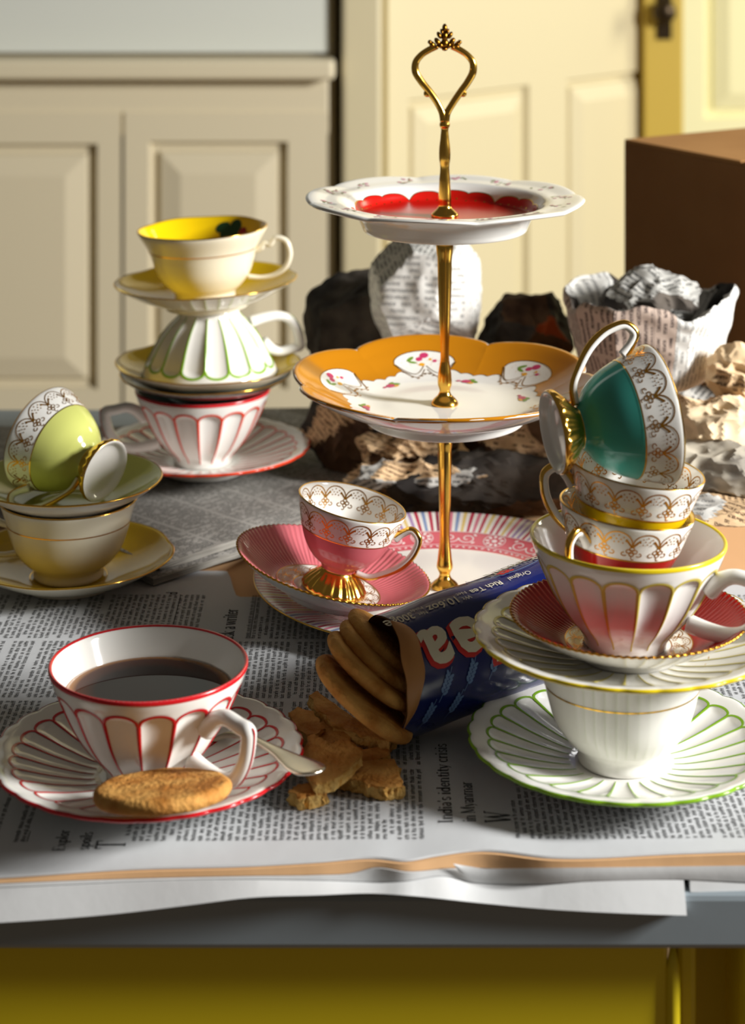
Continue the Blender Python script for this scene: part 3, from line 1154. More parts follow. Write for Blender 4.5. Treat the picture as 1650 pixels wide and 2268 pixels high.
# ---- espresso cups with gilt lace
def circ(cx_, cy_, r, n=10, a0=0, a1=360):
    t = np.radians(np.linspace(a0, a1, n))
    return np.stack([cx_ + r * np.cos(t), cy_ + r * np.sin(t)], -1)


def lace(dec, s_top, sdir, hgt, N, rref, th0=0.0, lw=.0007):
    """repeat of dotted scallops, paired leaves and scroll clusters; v runs down from the rim"""
    wid = 2 * PI / N
    cell = wid * rref

    def M(p):
        p = np.asarray(p, float)
        return np.stack([tc + p[:, 0] * wid, s_top + sdir * p[:, 1] * hgt], -1)
    asp = cell / hgt
    for k in range(N):
        tc = th0 + k * wid
        a = np.radians(np.linspace(180, 0, 13))
        dec.ribbon(M(np.stack([.5 * np.cos(a), .50 - .46 * np.sin(a)], -1)), lw)
        for (x, y) in ((0, .16), (-.17, .22), (.17, .22), (-.08, .30), (.08, .30), (-.25, .34), (.25, .34), (0, .40), (-.15, .42), (.15, .42)):
            dec.fill(M(circ(x, y, .030, 8) * [1, 1] + np.array([0, 0]) * asp), .0002, 1)
        for sg in (-1, 1):
            t = np.linspace(0, 1, 7)
            lx = .5 - t * .25
            ly = .55 - t * .27
            w = .07 * np.sin(PI * t) + .004
            up = np.stack([sg * (lx + w * .6), ly + w], -1)
            dn = np.stack([sg * (lx - w * .6), ly - w], -1)
            pts = np.vstack([up, dn[::-1][1:-1]])
            dec.ribbon(M(np.vstack([up, dn[::-1], up[:1]])), lw * .8)
            q = np.stack([sg * lx, ly], -1)
            dec.ribbon(M(q), lw * 1.5)
        for (x, y, r) in ((.5, .60, .085), (.385, .70, .09), (.615, .70, .09), (.5, .81, .085)):
            c = circ(0, 0, r, 9)
            c[:, 1] *= asp * .8
            dec.ribbon(M(c + [x, y]), lw * .9)
        for sg in (-1, 1):
            c = circ(0, 0, .10, 10, 90 if sg > 0 else 90, -150 if sg > 0 else 330)
            c[:, 1] *= -asp * .7
            dec.ribbon(M(c + [.5 + sg * .27, .81]), lw * .8)
        dec.ribbon(M([(.5, .87), (.50, .95), (.55, 1.0), (.62, .98)]), lw * .8)


def esp_ctrl(fr):
    return [(0, .0042), (.0165 * fr, .0034), (.0195 * fr, .0004), (.0208 * fr, .0002), (.0214 * fr, .0018), (.0180 * fr, .0068), (.0126, .0122), (.0108, .0146), (.0126, .0168), (.0188, .0214), (.0247, .0285), (.0292, .0375), (.0326, .0475), (.0357, .0580), (.0354, .0588), (.0346, .0582), (.0314, .0475), (.0280, .0380), (.0234, .0292), (.0174, .0226), (.0095, .0192), (0, .0184)]


def esp_mod(th, s, r, z, sf):
    k = smoothstep(.0132, .0100, z) * smoothstep(.0012, .004, z) * (s > sf.ck[3]) * (s < sf.srim)
    return r * (1 + .032 * k * np.cos(22 * th)), z


ESP_H = [(.0325, .0435), (.0365, .0480), (.0420, .0515), (.0468, .0478), (.0462, .0390), (.0405, .0290), (.0300, .0200), (.0205, .0150), (.0125, .0150)]


def espresso_cup(loc, rot, label, glaze, az, fr=1.0, sc=1.0, lace_in=True, rimmat=None):
    root = tag(empty('espresso_cup', loc, rot), label, 'cup')
    root.scale = (sc, sc, sc)
    sf = Surf(esp_ctrl(fr), 14, esp_mod)
    s_band = float(sf.s_of_z(.0400))
    s_foot, s_w = sf.ck[3], sf.ck[7]
    def sl(t, s):
        m = np.zeros(len(s), int)
        m[(s > s_foot) & (s <= s_w)] = 1
        m[(s > s_w) & (s < s_band)] = 2
        return m
    sf.mesh('body', 132, sf.samples(100, list(sf.ck) + [s_band]), [WHITE, GOLD, glaze], root, sl)
    g = Decal(sf)
    g.band(sf.srim - .0006, sf.srim + .0006, 120, 2, .0002)
    g.band(s_band - .0004, s_band + .0004, 120, 1, .0002)
    g.build('gilt_lines', GOLD, root)
    d = Decal(sf)
    lace(d, sf.srim - .0026, -1, .0162, 14, .034)
    if lace_in:
        lace(d, sf.srim + .0020, 1, .0150, 14, .033, th0=.1)
    d.build('gilt_lace', GILT, root)
    h, P, rr = handle_obj(ESP_H, [.0026, .0022, .0021, .0021, .0020, .0020, .0019, .0018, .0020], root, WHITE, az, flat=1.0, n=8)
    # gilded outer edge of the handle
    c = np.array([.0345 * math.cos(az), .0345 * math.sin(az), .034])
    V, Fc = tube_data(P + (P - c) / np.linalg.norm(P - c, axis=1, keepdims=True) * rr[:, None] * .6, rr * .95, 10, up=(-math.sin(az), math.cos(az), 0))
    mk('gilt_edge', V, Fc, GOLD, h, label='gold outer edge of the handle')
    return root


ES_CTRL = [(0, .002), (.023, .002), (.0245, 0), (.0268, 0), (.0280, .003), (.0420, .0088), (.0560, .0165), (.0636, .0222), (.0645, .0232), (.0634, .0236), (.0550, .0178), (.0430, .0112), (.0330, .0074), (.0245, .0066), (.0225, .0058), (.012, .0058), (0, .0058)]


def es_mod(th, s, r, z, sf):
    k = smoothstep(.034, .040, r) * (s > sf.srim - .002)
    k2 = smoothstep(.060, .0645, r)
    return r * (1 + .004 * k2 * np.cos(96 * th)), z + .00032 * k * np.cos(96 * th)


def espresso_saucer(loc, rot, label, glaze, under=None, ribs=True):
    root = tag(empty('saucer', loc, rot), label, 'saucer')
    sf = Surf(ES_CTRL, 8, es_mod if ribs else None)
    s_in = float(sf.s_of_r(.0345))
    if ribs:
        sl = lambda t, s: np.where((s > sf.srim) & (s < s_in), 1, 0)
    else:
        sl = lambda t, s: np.where(s > sf.srim, 1, 0)
    sf.mesh('plate', 96 * 5 if ribs else 120, sf.samples(50, list(sf.ck) + [s_in]), [under or WHITE, glaze], root, sl)
    g = Decal(sf)
    g.band(sf.srim - .0006, sf.srim + .0009, 480 if ribs else 160, 3, .00022)
    if ribs:
        g.band(s_in - .0003, s_in + .0003, 120, 1, .0002)
        s0 = float(sf.s_of_r(.0232))
        g.band(s0 - .0003, s0 + .0003, 120, 1, .0002)
        lace(g, s_in + .0006, 1, .0105, 14, .029, lw=.0005)
    g.build('gilt_lace' if ribs else 'gilt_rim', GILT if ribs else GOLD, root)
    return root


# ------------------------------------------------------------------ right stack
RX, RY = xof(1376, 1.13), 1.13
zg = Z0 + 0.0006
fluted_saucer((RX, RY, zg), LINE_GREEN, 'white scalloped saucer with green painted lines at the bottom of the right stack')
cream_cup((RX + .0002, RY, zg + .0064), 'white cup with thin gold band standing on the green lined saucer', math.radians(80), WHITE, WHITE, zs=1.06)
zy = .0738
fluted_saucer((RX + .003, RY, zy), LINE_PALE, 'white scalloped saucer with yellow lines under the red saucer', LINE_YELLOW, spin=.08)
zr_ = zy + .0066
espresso_saucer((RX + .004, RY, zr_), None, 'red ribbed saucer with gold lace under the large yellow rimmed cup', RED)
zb = zr_ + .0062
fluted_cup((RX + .0022, RY, zb), LINE_PALE, 'large white fluted cup with yellow rim holding the smaller cups at the right', math.radians(-22), roll(1.5), LINE_YELLOW)


def base_from_rim(rc, deg, h=.0585):
    a = math.radians(deg)
    return (rc[0] - h * math.sin(a), rc[1], rc[2] - h * math.cos(a))


espresso_cup(base_from_rim((xof(1388, 1.13), 1.13, .1590), 7), roll(7), 'red and gold lace espresso cup nested inside the large yellow rimmed cup', RED, math.radians(-133), sc=1.03)
espresso_cup(base_from_rim((xof(1411, 1.13), 1.13, .1805), 8), roll(8), 'gold lace espresso cup with yellow base nested in the red espresso cup', YEL, math.radians(176), fr=.62, sc=1.03)


def orient(axis, ref):
    z = Vector(axis).normalized()
    x = Vector(ref)
    x = (x - z * x.dot(z)).normalized()
    y = z.cross(x)
    return Matrix((x, y, z)).transposed()


tf = Vector((xof(1222, 1.122), 1.122, zof(958, 1.122)))
espresso_cup(tf, orient((.95, .23, .10), (-.1, .12, 1)), 'turquoise espresso cup lying on its side at the top of the right stack', TEAL, 0.0, sc=1.05)

# ------------------------------------------------------------------ front left cup of tea
FX, FY = xof(329, 1.113), 1.113
zf = Z0 + 0.0006
fluted_saucer((FX - .0005, FY, zf), LINE_RED, 'white scalloped saucer with red lines under the cup of tea', spin=.05)
zt_ = zf + .0064
fluted_cup((FX, FY, zt_), LINE_RED, 'white fluted teacup with red rim, filled with black tea', math.radians(-42), zs=1.03)
tea = pbr('black_tea', (40, 16, 8), 0.03, spec=.15)
nt = tea.node_tree
tcn = nt.nodes.new('ShaderNodeTexCoord')
ln = nt.nodes.new('ShaderNodeVectorMath')
ln.operation = 'LENGTH'
nt.links.new(tcn.outputs['Object'], ln.inputs[0])
crn = nt.nodes.new('ShaderNodeValToRGB')
mp = nt.nodes.new('ShaderNodeMath')
mp.operation = 'DIVIDE'
mp.inputs[1].default_value = .05
nt.links.new(ln.outputs['Value'], mp.inputs[0])
nt.links.new(mp.outputs[0], crn.inputs['Fac'])
ce = crn.color_ramp.elements
ce[0].position, ce[0].color = .56, (*lin((20, 8, 5)), 1)
ce[1].position, ce[1].color = .89, (*lin((206, 132, 20)), 1)
e_ = ce.new(.77)
e_.color = (*lin((74, 32, 10)), 1)
nt.links.new(crn.outputs['Color'], nt.nodes['Principled BSDF'].inputs['Base Color'])
rT = .0445
ts = Surf([(0, -.012), (.028, -.0120), (.0375, -.007), (rT, 0.0), (rT - .0012, .0001), (.030, 0), (0, 0)], 3)
to = ts.mesh('tea', 64, ts.samples(30), tea)
to.location = (FX, FY, zt_ + .0462 + TZ)
tag(to, 'dark amber black tea filling the red rimmed cup', 'tea')

# ------------------------------------------------------------------ left stack
LX, LY = xof(152, 1.42), 1.42
gilt_saucer((LX, LY, Z0 + .0006), 'yellow gilt edged saucer at the bottom of the left stack', YELD, CREAM, zs=.88)
cream_cup((LX, LY, Z0 + .0006 + .0052), 'cream cup with a gold line in the left stack, under the light green saucer', math.radians(184), CREAM, CREAM, zs=.94, rimr=.985)
zl_ = .0658
espresso_saucer((LX - .0005, LY, zl_), None, 'light green saucer with gold edge on top of the left cream cup', LGREEN, ribs=False)
vv = Vector(((234 - 825) / F, 1, -(1044 - YH) / F)).normalized()
Rv = Vector((1, 0, 0))
Rv = (Rv - vv * Rv.dot(vv)).normalized()
Uv = Rv.cross(vv)
nrm_ = Rv * .74 - Uv * .37 - vv * .56
gf = at(234, 1044, .0990)
espresso_cup(gf, orient(-nrm_, (-.25, -.62, -.75)), 'light green espresso cup lying on its side on the light green saucer', LGREEN, 0.0, sc=1.02)

# ------------------------------------------------------------------ back left stack
BX, BY = xof(452, 1.637), 1.637
zb0 = PILE + .0006
fluted_saucer((BX, BY, zb0), LINE_ORANGE, 'white scalloped saucer with orange red lines at the bottom of the back left stack')
fluted_cup((BX - .001, BY, zb0 + .0064), LINE_ORANGE, 'white fluted cup with orange red lines under the stacked yellow saucers', math.radians(190), rim_line=LINE_RED)
zd = .0850
gilt_saucer((BX + .001, BY, zd), 'dark green saucer beneath the lower yellow saucer in the back left stack', DGREEN, DGREEN, rs=.935, zs=.86)
gilt_saucer((BX + .003, BY, zd + .0058), 'yellow gilt edged saucer under the upside down green lined cup', YELD, CREAM, rs=1.01)
zc = zd + .0058 + .0138
cup = fluted_cup((BX + .0045, BY, zc + .0584 * .90), LINE_GREEN, 'white fluted cup with green lines standing upside down in the back left stack', math.radians(-24), Matrix.Rotation(PI, 3, 'X'), zs=.90)
zs2 = zc + .0584 * .90 + .0006
gilt_saucer((BX + .002, BY, zs2), 'yellow gilt edged saucer near the top, balanced on the upside down cup', YEL, CREAM, rot=roll(-2.2), zs=.88)
cream_cup((BX + .001, BY, zs2 + .0055), 'cream cup with bright yellow inside crowning the back left stack', math.radians(-6), CREAM, YEL, rot=roll(-2.5), rimr=1.07, flowers=True, lobes=.012)

# ------------------------------------------------------------------ three tier cake stand
PX, PY = xof(985, 1.397), 1.397
stand = tag(empty('cake_stand', (PX, PY, 0)), 'three tier porcelain cake stand with gold pole and loop handle', 'cake stand')


def pz(py): return zof(py, PY)


# bottom plate
BP = [(0, .003), (.070, .003), (.072, 0), (.0745, 0), (.076, .0025), (.100, .0075), (.1265, .0130), (.1285, .0142), (.1272, .0150), (.100, .0098), (.088, .0068), (.080, .0052), (.040, .0050), (0, .0050)]
sb = Surf(BP, 7)
zbp = Z0 + .0006
STRIPES = [pbr('stripe_' + n, c, .15) for n, c in (('white', (238, 232, 226)), ('pink', (214, 120, 140)), ('rose', (186, 56, 80)), ('lilac', (170, 140, 184)), ('yellow', (224, 196, 120)), ('blue', (132, 152, 190)), ('maroon', (140, 50, 70)))]
PINKW = pbr('pink_transfer_ground', (206, 84, 96), .15)
nst = 300
rs_ = np.random.RandomState(3)
stripe_ids = np.where(np.arange(nst) % 2 == 0, 0, rs_.choice([1, 2, 1, 3, 4, 5, 6, 2], nst))
s_a, s_b, s_c = float(sb.s_of_r(.1005)), float(sb.s_of_r(.0775)), float(sb.s_of_r(.1275))


def sl(t, s):
    m = np.zeros(len(s), int)
    k = (s > s_c) & (s < s_a)
    idx = (np.floor(t / (2 * PI) * nst).astype(int)) % nst
    m[k] = stripe_ids[idx[k]]
    m[(s >= s_a) & (s < s_b)] = 7
    return m


plate_b = sb.mesh('bottom_plate', nst * 2, sb.samples(40, list(sb.ck) + [s_a, s_b, s_c]), STRIPES + [PINKW], stand, sl, 'large plate with striped rim and pink scroll border')
plate_b.location.z = zbp
gb = Decal(sb)
gb.band(sb.srim - .0006, sb.srim + .0006, 160, 3, .0002)
gb.build('gilt_rim', GOLD, plate_b)
wd = Decal(sb)
NB = 22
for k in range(NB):
    t0 = k * 2 * PI / NB
    rm = .091
    def SM(p):
        p = np.asarray(p, float)
        return np.stack([t0 + p[:, 0] / rm, s_a + p[:, 1]], -1)
    if k % 2 == 0:
        for q in range(9):
            a = q * 2 * PI / 9
            wd.blob(t0 + .0052 * math.cos(a) / rm, s_a + .0085 + .0052 * math.sin(a), .0017, .0012, a, 8, .0002, 1)
        wd.blob(t0, s_a + .0085, .0020, .0020, 0, 10, .0002, 1)
        wd.ribbon(SM(circ(0, .0085, .0078, 20)), .0006)
    else:
        t = np.linspace(0, 1, 26)
        for sg in (-1, 1):
            ang = t * 2.6 * PI
            rad_ = .0062 * (1 - t * .8)
            wd.ribbon(SM(np.stack([sg * (.0062 + rad_ * np.cos(ang + PI)), .0085 + rad_ * np.sin(ang)], -1)), .0009)
            wd.blob(t0 + sg * .011 / rm, s_a + .004, .0016, .001, .8 * sg, 8, .0002, 1)
            wd.blob(t0 + sg * .011 / rm, s_a + .0135, .0016, .001, -.8 * sg, 8, .0002, 1)
for q in range(110):
    a = q * 2 * PI / 110
    wd.blob(a, s_b - .0034, .0015, .0007, .7 if q % 2 else -.7, 6, .0002, 1)
wd.band(s_b - .0062, s_b - .0056, 160, 1, .0002)
wd.band(s_a + .0006, s_a + .0012, 160, 1, .0002)
wd.build('scroll_border', pbr('pale_scroll_print', (240, 222, 220), .2), plate_b, 'white scrolls and flowers on the pink border')


def lobe(th, n, ph):
    return np.abs(np.sin(n / 2 * (th - ph))) ** 0.55


# middle plate
PHM = math.radians(9)
MP_ = [(0, .003), (.050, .003), (.0515, -.004), (.0535, -.004), (.055, .001), (.070, .0065), (.088, .0150), (.1008, .0230), (.1022, .0244), (.1008, .0252), (.088, .0185), (.070, .0102), (.055, .0066), (.030, .0056), (0, .0056)]


def mmod(th, s, r, z, sf):
    k = smoothstep(.055, .102, r)
    w = lobe(th, 6, PHM) - .7
    return r * (1 + .085 * k * w), z + .0042 * k * k * w


sm = Surf(MP_, 8, mmod)
mid = sm.mesh('middle_plate', 288, sm.samples(150, sm.ck), WHITE, stand, label='mustard bordered plate with flower medallions')
zmid = pz(895) - .0056
mid.location.z = zmid
mid.rotation_euler = (math.radians(1.2), 0, 0)


def wedge(th):   # inner edge of the mustard border, scalloped
    x = ((th - PHM) * 6 / (2 * PI)) % 1.0
    base = .0735 - .010 * np.abs(np.cos(PI * x)) ** 1.5
    sc_ = .0022 * np.abs(np.sin(PI * ((th - PHM) * 42 / (2 * PI))))
    return base + sc_


md_ = Decal(sm)
md_.band(lambda th: np.full_like(th, sm.srim - .0030), lambda th: sm.s_of_r(wedge(th)), 720, 24, .0002)
md_.build('mustard_border', MUST, mid)
gd, wd2, rd, ld, ad = Decal(sm), Decal(sm), Decal(sm), Decal(sm), Decal(sm)
th_ = np.linspace(0, 2 * PI, 721)
gd.ribbon(np.stack([th_, sm.s_of_r(wedge(th_))], -1), .0007, off=.0002)
for k in range(6):
    tc = PHM + (k + .5) * PI / 3

    def RT(x, y):    # local metres: x tangential, y outwards from r=.078
        return np.stack([tc + np.asarray(x) / .08, sm.s_of_r(.078 + np.asarray(y))], -1)
    t = np.linspace(0, PI, 15)
    up = np.stack([.0225 * np.cos(t), .0085 * np.sin(t)], -1)
    dn = np.stack([.0225 * np.cos(t)[::-1], -.016 * np.sin(t)], -1)
    ol = np.vstack([up, dn[1:-1]])
    wd2 = Decal(sm)
    wd2.fill(RT(ol[:, 0], ol[:, 1]), .0002, 4)
    wd2.build('medallion', WHITE, mid)
    gd.ribbon(RT(up[:, 0], up[:, 1]), .0008, off=.0003)
    for sg in (-1, 1):
        q = np.linspace(0, 1, 12)
        gd.ribbon(RT(sg * (.0225 - .0215 * q), -.0125 * np.sin(PI * q * .9) - .001), .0007, off=.0003)
        gd.ribbon(RT(sg * (.0235 - .0225 * q), -.0175 * np.sin(PI * q * .85) - .0005), .0007, off=.0003)
        for q2 in (.2, .4, .6, .8):
            gd.blob(tc + sg * (.0235 - .0225 * q2) / .08, float(sm.s_of_r(.078 - .0195 * math.sin(PI * q2 * .85))), .0011, .0008, 0, 6, .0003, 1)
        gd.blob(tc + sg * .002 / .08, float(sm.s_of_r(.064)), .0016, .001, .5 * sg, 8, .0003, 1)
    rd.blob(tc - .001 / .08, float(sm.s_of_r(.0825)), .0034, .0026, .3, 12, .0003, 1)
    rd.blob(tc - .008 / .08, float(sm.s_of_r(.0775)), .0018, .0014, .3, 10, .0003, 1)
    rd.blob(tc + .003 / .08, float(sm.s_of_r(.0795)), .0026, .002, .3, 10, .0003, 1)
    ld.blob(tc + .0095 / .08, float(sm.s_of_r(.080)), .0036, .0014, .6, 10, .0003, 1)
    ld.blob(tc + .0085 / .08, float(sm.s_of_r(.077)), .003, .0012, -.3, 10, .0003, 1)
    ad.blob(tc + .002 / .08, float(sm.s_of_r(.0745)), .0022, .0018, 0, 10, .0003, 1)
    ad.blob(tc - .005 / .08, float(sm.s_of_r(.079)), .0013, .0012, 0, 8, .0003, 1)
    # sprigs between the medallions
    t2 = PHM + k * PI / 3 + .05
    s2 = float(sm.s_of_r(.054))
    rd.blob(t2, s2, .0036, .0026, .2, 12, .0003, 1)
    rd.blob(t2 + .0055 / .054, s2, .0018, .0012, .2, 8, .0003, 1)
    ad.blob(t2 - .0035 / .054, s2 + .002, .0026, .0014, .1, 8, .0003, 1)
    ld.blob(t2 - .0055 / .054, s2 - .001, .0034, .0015, -.4, 10, .0003, 1)
    ld.blob(t2 - .003 / .054, s2 - .003, .0026, .0012, .4, 10, .0003, 1)
gd.build('gilt_swags', GILT, mid)
rd.build('rose_print', ROSE, mid)['kind'] = 'stuff'
ld.build('leaf_print', LEAF, mid)['kind'] = 'stuff'
ad.build('amber_print', AMBER, mid)['kind'] = 'stuff'

# top plate
TP_ = [(0, .003), (.050, .003), (.0515, -.0035), (.0545, -.0035), (.0565, .0005), (.0610, .0085), (.0650, .0120), (.0800, .0142), (.0918, .0158), (.0932, .0172), (.0918, .0182), (.0800, .0170), (.0675, .0152), (.0625, .0115), (.0590, .0062), (.0540, .0054), (.030, .0052), (0, .0052)]


def tmod(th, s, r, z, sf):
    k = smoothstep(.064, .093, r)
    w = np.abs(np.cos(4 * (th + .2))) ** .7 - .5
    return r * (1 + .020 * k * w), z + .0020 * k * w


stp = Surf(TP_, 9, tmod)
topp = stp.mesh('top_plate', 240, stp.samples(170, stp.ck), WHITE, stand, label='white plate with red centre and pale flowers on the rim')
ztp = pz(480) - .0052
topp.location.z = ztp


def redge(th):
    x = np.abs(np.sin(3 * th + .4))
    y = np.abs(np.sin(9 * th + 1.2))
    return .0590 + .0028 * np.sqrt(x) + .0018 * np.sqrt(y)


r_ = Decal(stp)
r_.band(lambda th: stp.s_of_r(redge(th)), lambda th: np.full_like(th, stp.s_of_r(.004)), 360, 40, .0002)
r_.build('red_centre', pbr('red_plate_glaze', (190, 22, 14), .22, spec=.28), topp)
g_ = Decal(stp)
g_.ribbon(np.stack([th_, stp.s_of_r(redge(th_))], -1), .0006, off=.00025)
for q in range(54):
    a = q * 2 * PI / 54
    g_.blob(a, float(stp.s_of_r(float(redge(np.array(a))) - .0035)), .0009, .0006, .6, 6, .0003, 1)
g_.build('gilt_edging', GOLD, topp)
ro, le = Decal(stp), Decal(stp)
rr4 = random.Random(9)
for k in range(14):
    a = k * 2 * PI / 14 + .1
    for q in range(3 if k % 2 else 5):
        rr_ = .0795 + rr4.uniform(-.006, .006)
        ro.blob(a + rr4.uniform(-.08, .08), float(stp.s_of_r(rr_)), .0019, .0014, rr4.random() * 3, 8, .0002, 1)
        le.blob(a + rr4.uniform(-.11, .11), float(stp.s_of_r(rr_ + rr4.uniform(-.002, .002))), .0018, .0008, rr4.random() * 3, 7, .0002, 1)
ro.build('rose_print', ROSEP, topp)['kind'] = 'stuff'
le.build('leaf_print', pbr('olive_leaf_print', (122, 132, 74), .3), topp)['kind'] = 'stuff'


def pole(name, pts):
    """gold pole section from (pixel row, pixel radius) pairs, bottom to top"""
    k = PY / F
    ctrl = [(0, pz(pts[0][0]))] + [(r * k, pz(y)) for y, r in pts] + [(0, pz(pts[-1][0]) + .0003)]
    sf = Surf(ctrl, len(ctrl) - 2, None, 8)

    def fl(th, s, r, z, sf_):
        return r * (1 + .03 * np.cos(8 * th) * smoothstep(pz(pts[0][0]) + .018, pz(pts[0][0]) + .03, z)), z
    sf.mod = fl
    return sf.mesh(name, 32, sf.samples(90, sf.ck), GOLD, stand)


pole('lower_pole', [(1302, 30), (1297, 31), (1290, 26), (1280, 15), (1272, 12), (1256, 18), (1238, 16), (1200, 11.5), (1100, 13), (1000, 15), (968, 14)])
pole('middle_pole', [(898, 30), (892, 30), (884, 25), (874, 15), (866, 12), (852, 15.5), (832, 15), (800, 10), (700, 12.5), (580, 15.5), (535, 15)])
pole('upper_pole', [(482, 30), (474, 30), (468, 24), (460, 16), (440, 14.5), (400, 12), (368, 10), (352, 12), (330, 12), (300, 9), (284, 8.5), (279, 11), (273, 11), (268, 8.5), (262, 8)])
for nm, yy in (('washer', 900), ('washer', 485), ('washer', 1303)):
    w_ = Surf([(0, 0), (.0085, 0), (.0095, .0008), (.0085, .0018), (0, .0018)], 2)
    wo = w_.mesh(nm, 32, w_.samples(20), WHITE, stand)
    wo.location.z = pz(yy) - .0006
# loop handle
K = PY / F
hx = lambda px: (px - 984) * K
loop = empty('handle', (0, 0, 0))
loop.parent = stand
loop.location = (0, 0, 0)
for sg in (-1, 1):
    if sg < 0:
        pp = [(982, 268), (979, 252), (970, 232), (952, 205), (932, 180), (919, 157), (920, 138), (932, 122), (950, 110), (966, 102)]
    else:
        pp = [(986, 268), (989, 252), (1000, 232), (1018, 205), (1036, 180), (1047, 157), (1046, 138), (1034, 122), (1016, 110), (1000, 102)]
    P = catmull([(hx(a), 0, pz(b)) for a, b in pp], 8)
    rad = np.interp(np.linspace(0, 1, len(P)), [0, .2, .55, .8, 1], [.0026, .0023, .0026, .0022, .0024])
    V, Fc = tube_data(P, rad, 12, up=(0, 1, 0))
    arm = mk('arm', V, Fc, GOLD, loop)
    q = pp[3]
    cu = catmull([(hx(q[0]), 0, pz(q[1])), (hx(q[0] + sg * 4), 0, pz(q[1] + 4)), (hx(q[0] + sg * 9), 0, pz(q[1] + 4)), (hx(q[0] + sg * 9), 0, pz(q[1] - 2))], 5)
    V, Fc = tube_data(cu, np.linspace(.0018, .0016, len(cu)), 10, up=(0, 1, 0))
    mk('curl', V, Fc, GOLD, loop)
DGOLD = pbr('antique_gold', (150, 104, 34), .3, metal=1.0)
parts = []
def ell(cx_, cz_, a, b, rot, dep=.0032):
    bm = bmesh.new()
    bmesh.ops.create_uvsphere(bm, u_segments=12, v_segments=8, radius=1)
    M_ = Matrix.Translation((hx(cx_), 0, pz(cz_))) @ Matrix.Rotation(rot, 4, 'Y') @ Matrix.Diagonal((a * K, dep, b * K, 1))
    bmesh.ops.transform(bm, matrix=M_, verts=bm.verts)
    V = np.array([v.co[:] for v in bm.verts])
    Fc = [[v.index for v in f.verts] for f in bm.faces]
    bm.free()
    return V, Fc


for (x, y, a, b, r) in ((984, 62, 6, 10, 0), (984, 80, 8, 12, 0), (984, 96, 9, 11, 0), (972, 78, 5, 9, -.5), (996, 78, 5, 9, .5), (968, 92, 6, 10, -.6), (1000, 92, 6, 10, .6), (975, 100, 6, 8, -.3), (993, 100, 6, 8, .3), (956, 98, 6, 9, -.7), (1012, 98, 6, 9, .7), (951, 93, 5, 5, 0), (1017, 93, 5, 5, 0), (966, 104, 5, 5, 0), (1002, 104, 5, 5, 0), (978, 70, 4, 7, -.4), (990, 70, 4, 7, .4), (984, 108, 7, 5, 0)):
    parts.append(ell(x, y, a, b, r))
V, Fc = join(parts)
mk('leaf_finial', V, Fc, DGOLD, loop, label='dark gold leaf shaped crest')

# ------------------------------------------------------------------ pink espresso cup and saucer on the bottom plate
sc_ = at(738, 1250, .0535)
RP = roll(12.5)
off = RP @ Vector((0, 0, .0225))
espresso_saucer((sc_.x - off.x, sc_.y, sc_.z - off.z), RP, 'pink ribbed saucer with gold lace tilted on the cake stand bottom plate', PINK)
ofc = RP @ Vector((0.0035, 0, .0062))
espresso_cup((sc_.x - off.x + ofc.x, sc_.y, sc_.z - off.z + ofc.z), RP, 'pink and gold lace espresso cup on a gold foot standing on the pink saucer', PINK, math.radians(-14), sc=1.0)

# ------------------------------------------------------------------ biscuits
def biscuit_mesh(R=.0335, t=.0072):
    h = t / 2
    sf = Surf([(0, -h), (R * .6, -h), (R - .0022, -h), (R - .0003, -h * .45), (R, h * .2), (R - .0016, h * .85), (R - .004, h), (R * .6, h * .93), (0, h * .95)], 4,
              lambda th, s, r, z, sf_: (r * (1 + .006 * np.sin(5 * th + 1) + .004 * np.sin(11 * th)), z + .00025 * np.sin(r * 900) * np.sin(th * 7) * (z > 0)))
    return sf


def biscuit(loc, rot, label, group=None, R=.0335, mat=None):
    sf = biscuit_mesh(R)
    o = sf.mesh('biscuit', 72, sf.samples(44), mat or BISC)
    o.matrix_world = Matrix.Translation((loc[0], loc[1], loc[2] + TZ)) @ rot.to_4x4()
    tag(o, label, 'biscuit', group)
    # pricked holes and crumbs of the baked top are separate little dents laid in rings
    return o


bc = at(359, 1752, .0460)
biscuit(bc, Matrix.Rotation(math.radians(-11), 3, 'X') @ Matrix.Rotation(math.radians(-3), 3, 'Y'), 'whole round golden biscuit on the rim of the red lined saucer', R=.0348)

PO = Vector((0.0075, 1.170, .0515))
PE = Vector((.1150, 1.2375, .0640))
PA = (PE - PO).normalized()
PN = Vector((PA.y, -PA.x, 0)).normalized()          # towards the viewer
PU = PN.cross(PA) * -1
if PU.z < 0:
    PU = -PU
nd = Vector((.617, .094, .774)).normalized()
rotb = orient(nd, (1, 0, -.7))
for k, (px, py, dY, lab) in enumerate(((806, 1548, 1.152, 'golden biscuit spilling lowest and furthest from the blue packet'), (822, 1486, 1.164, 'second biscuit leaning out of the blue packet, above the spilled one'), (848, 1460, 1.178, 'third biscuit in the row inside the mouth of the blue packet'), (866, 1434, 1.192, 'dark shaded fourth biscuit inside the blue packet mouth'))):
    pc_ = Vector((xof(px, dY), dY, zof(py, dY)))
    biscuit(pc_, rotb, lab, R=.0305 if k else .0335)


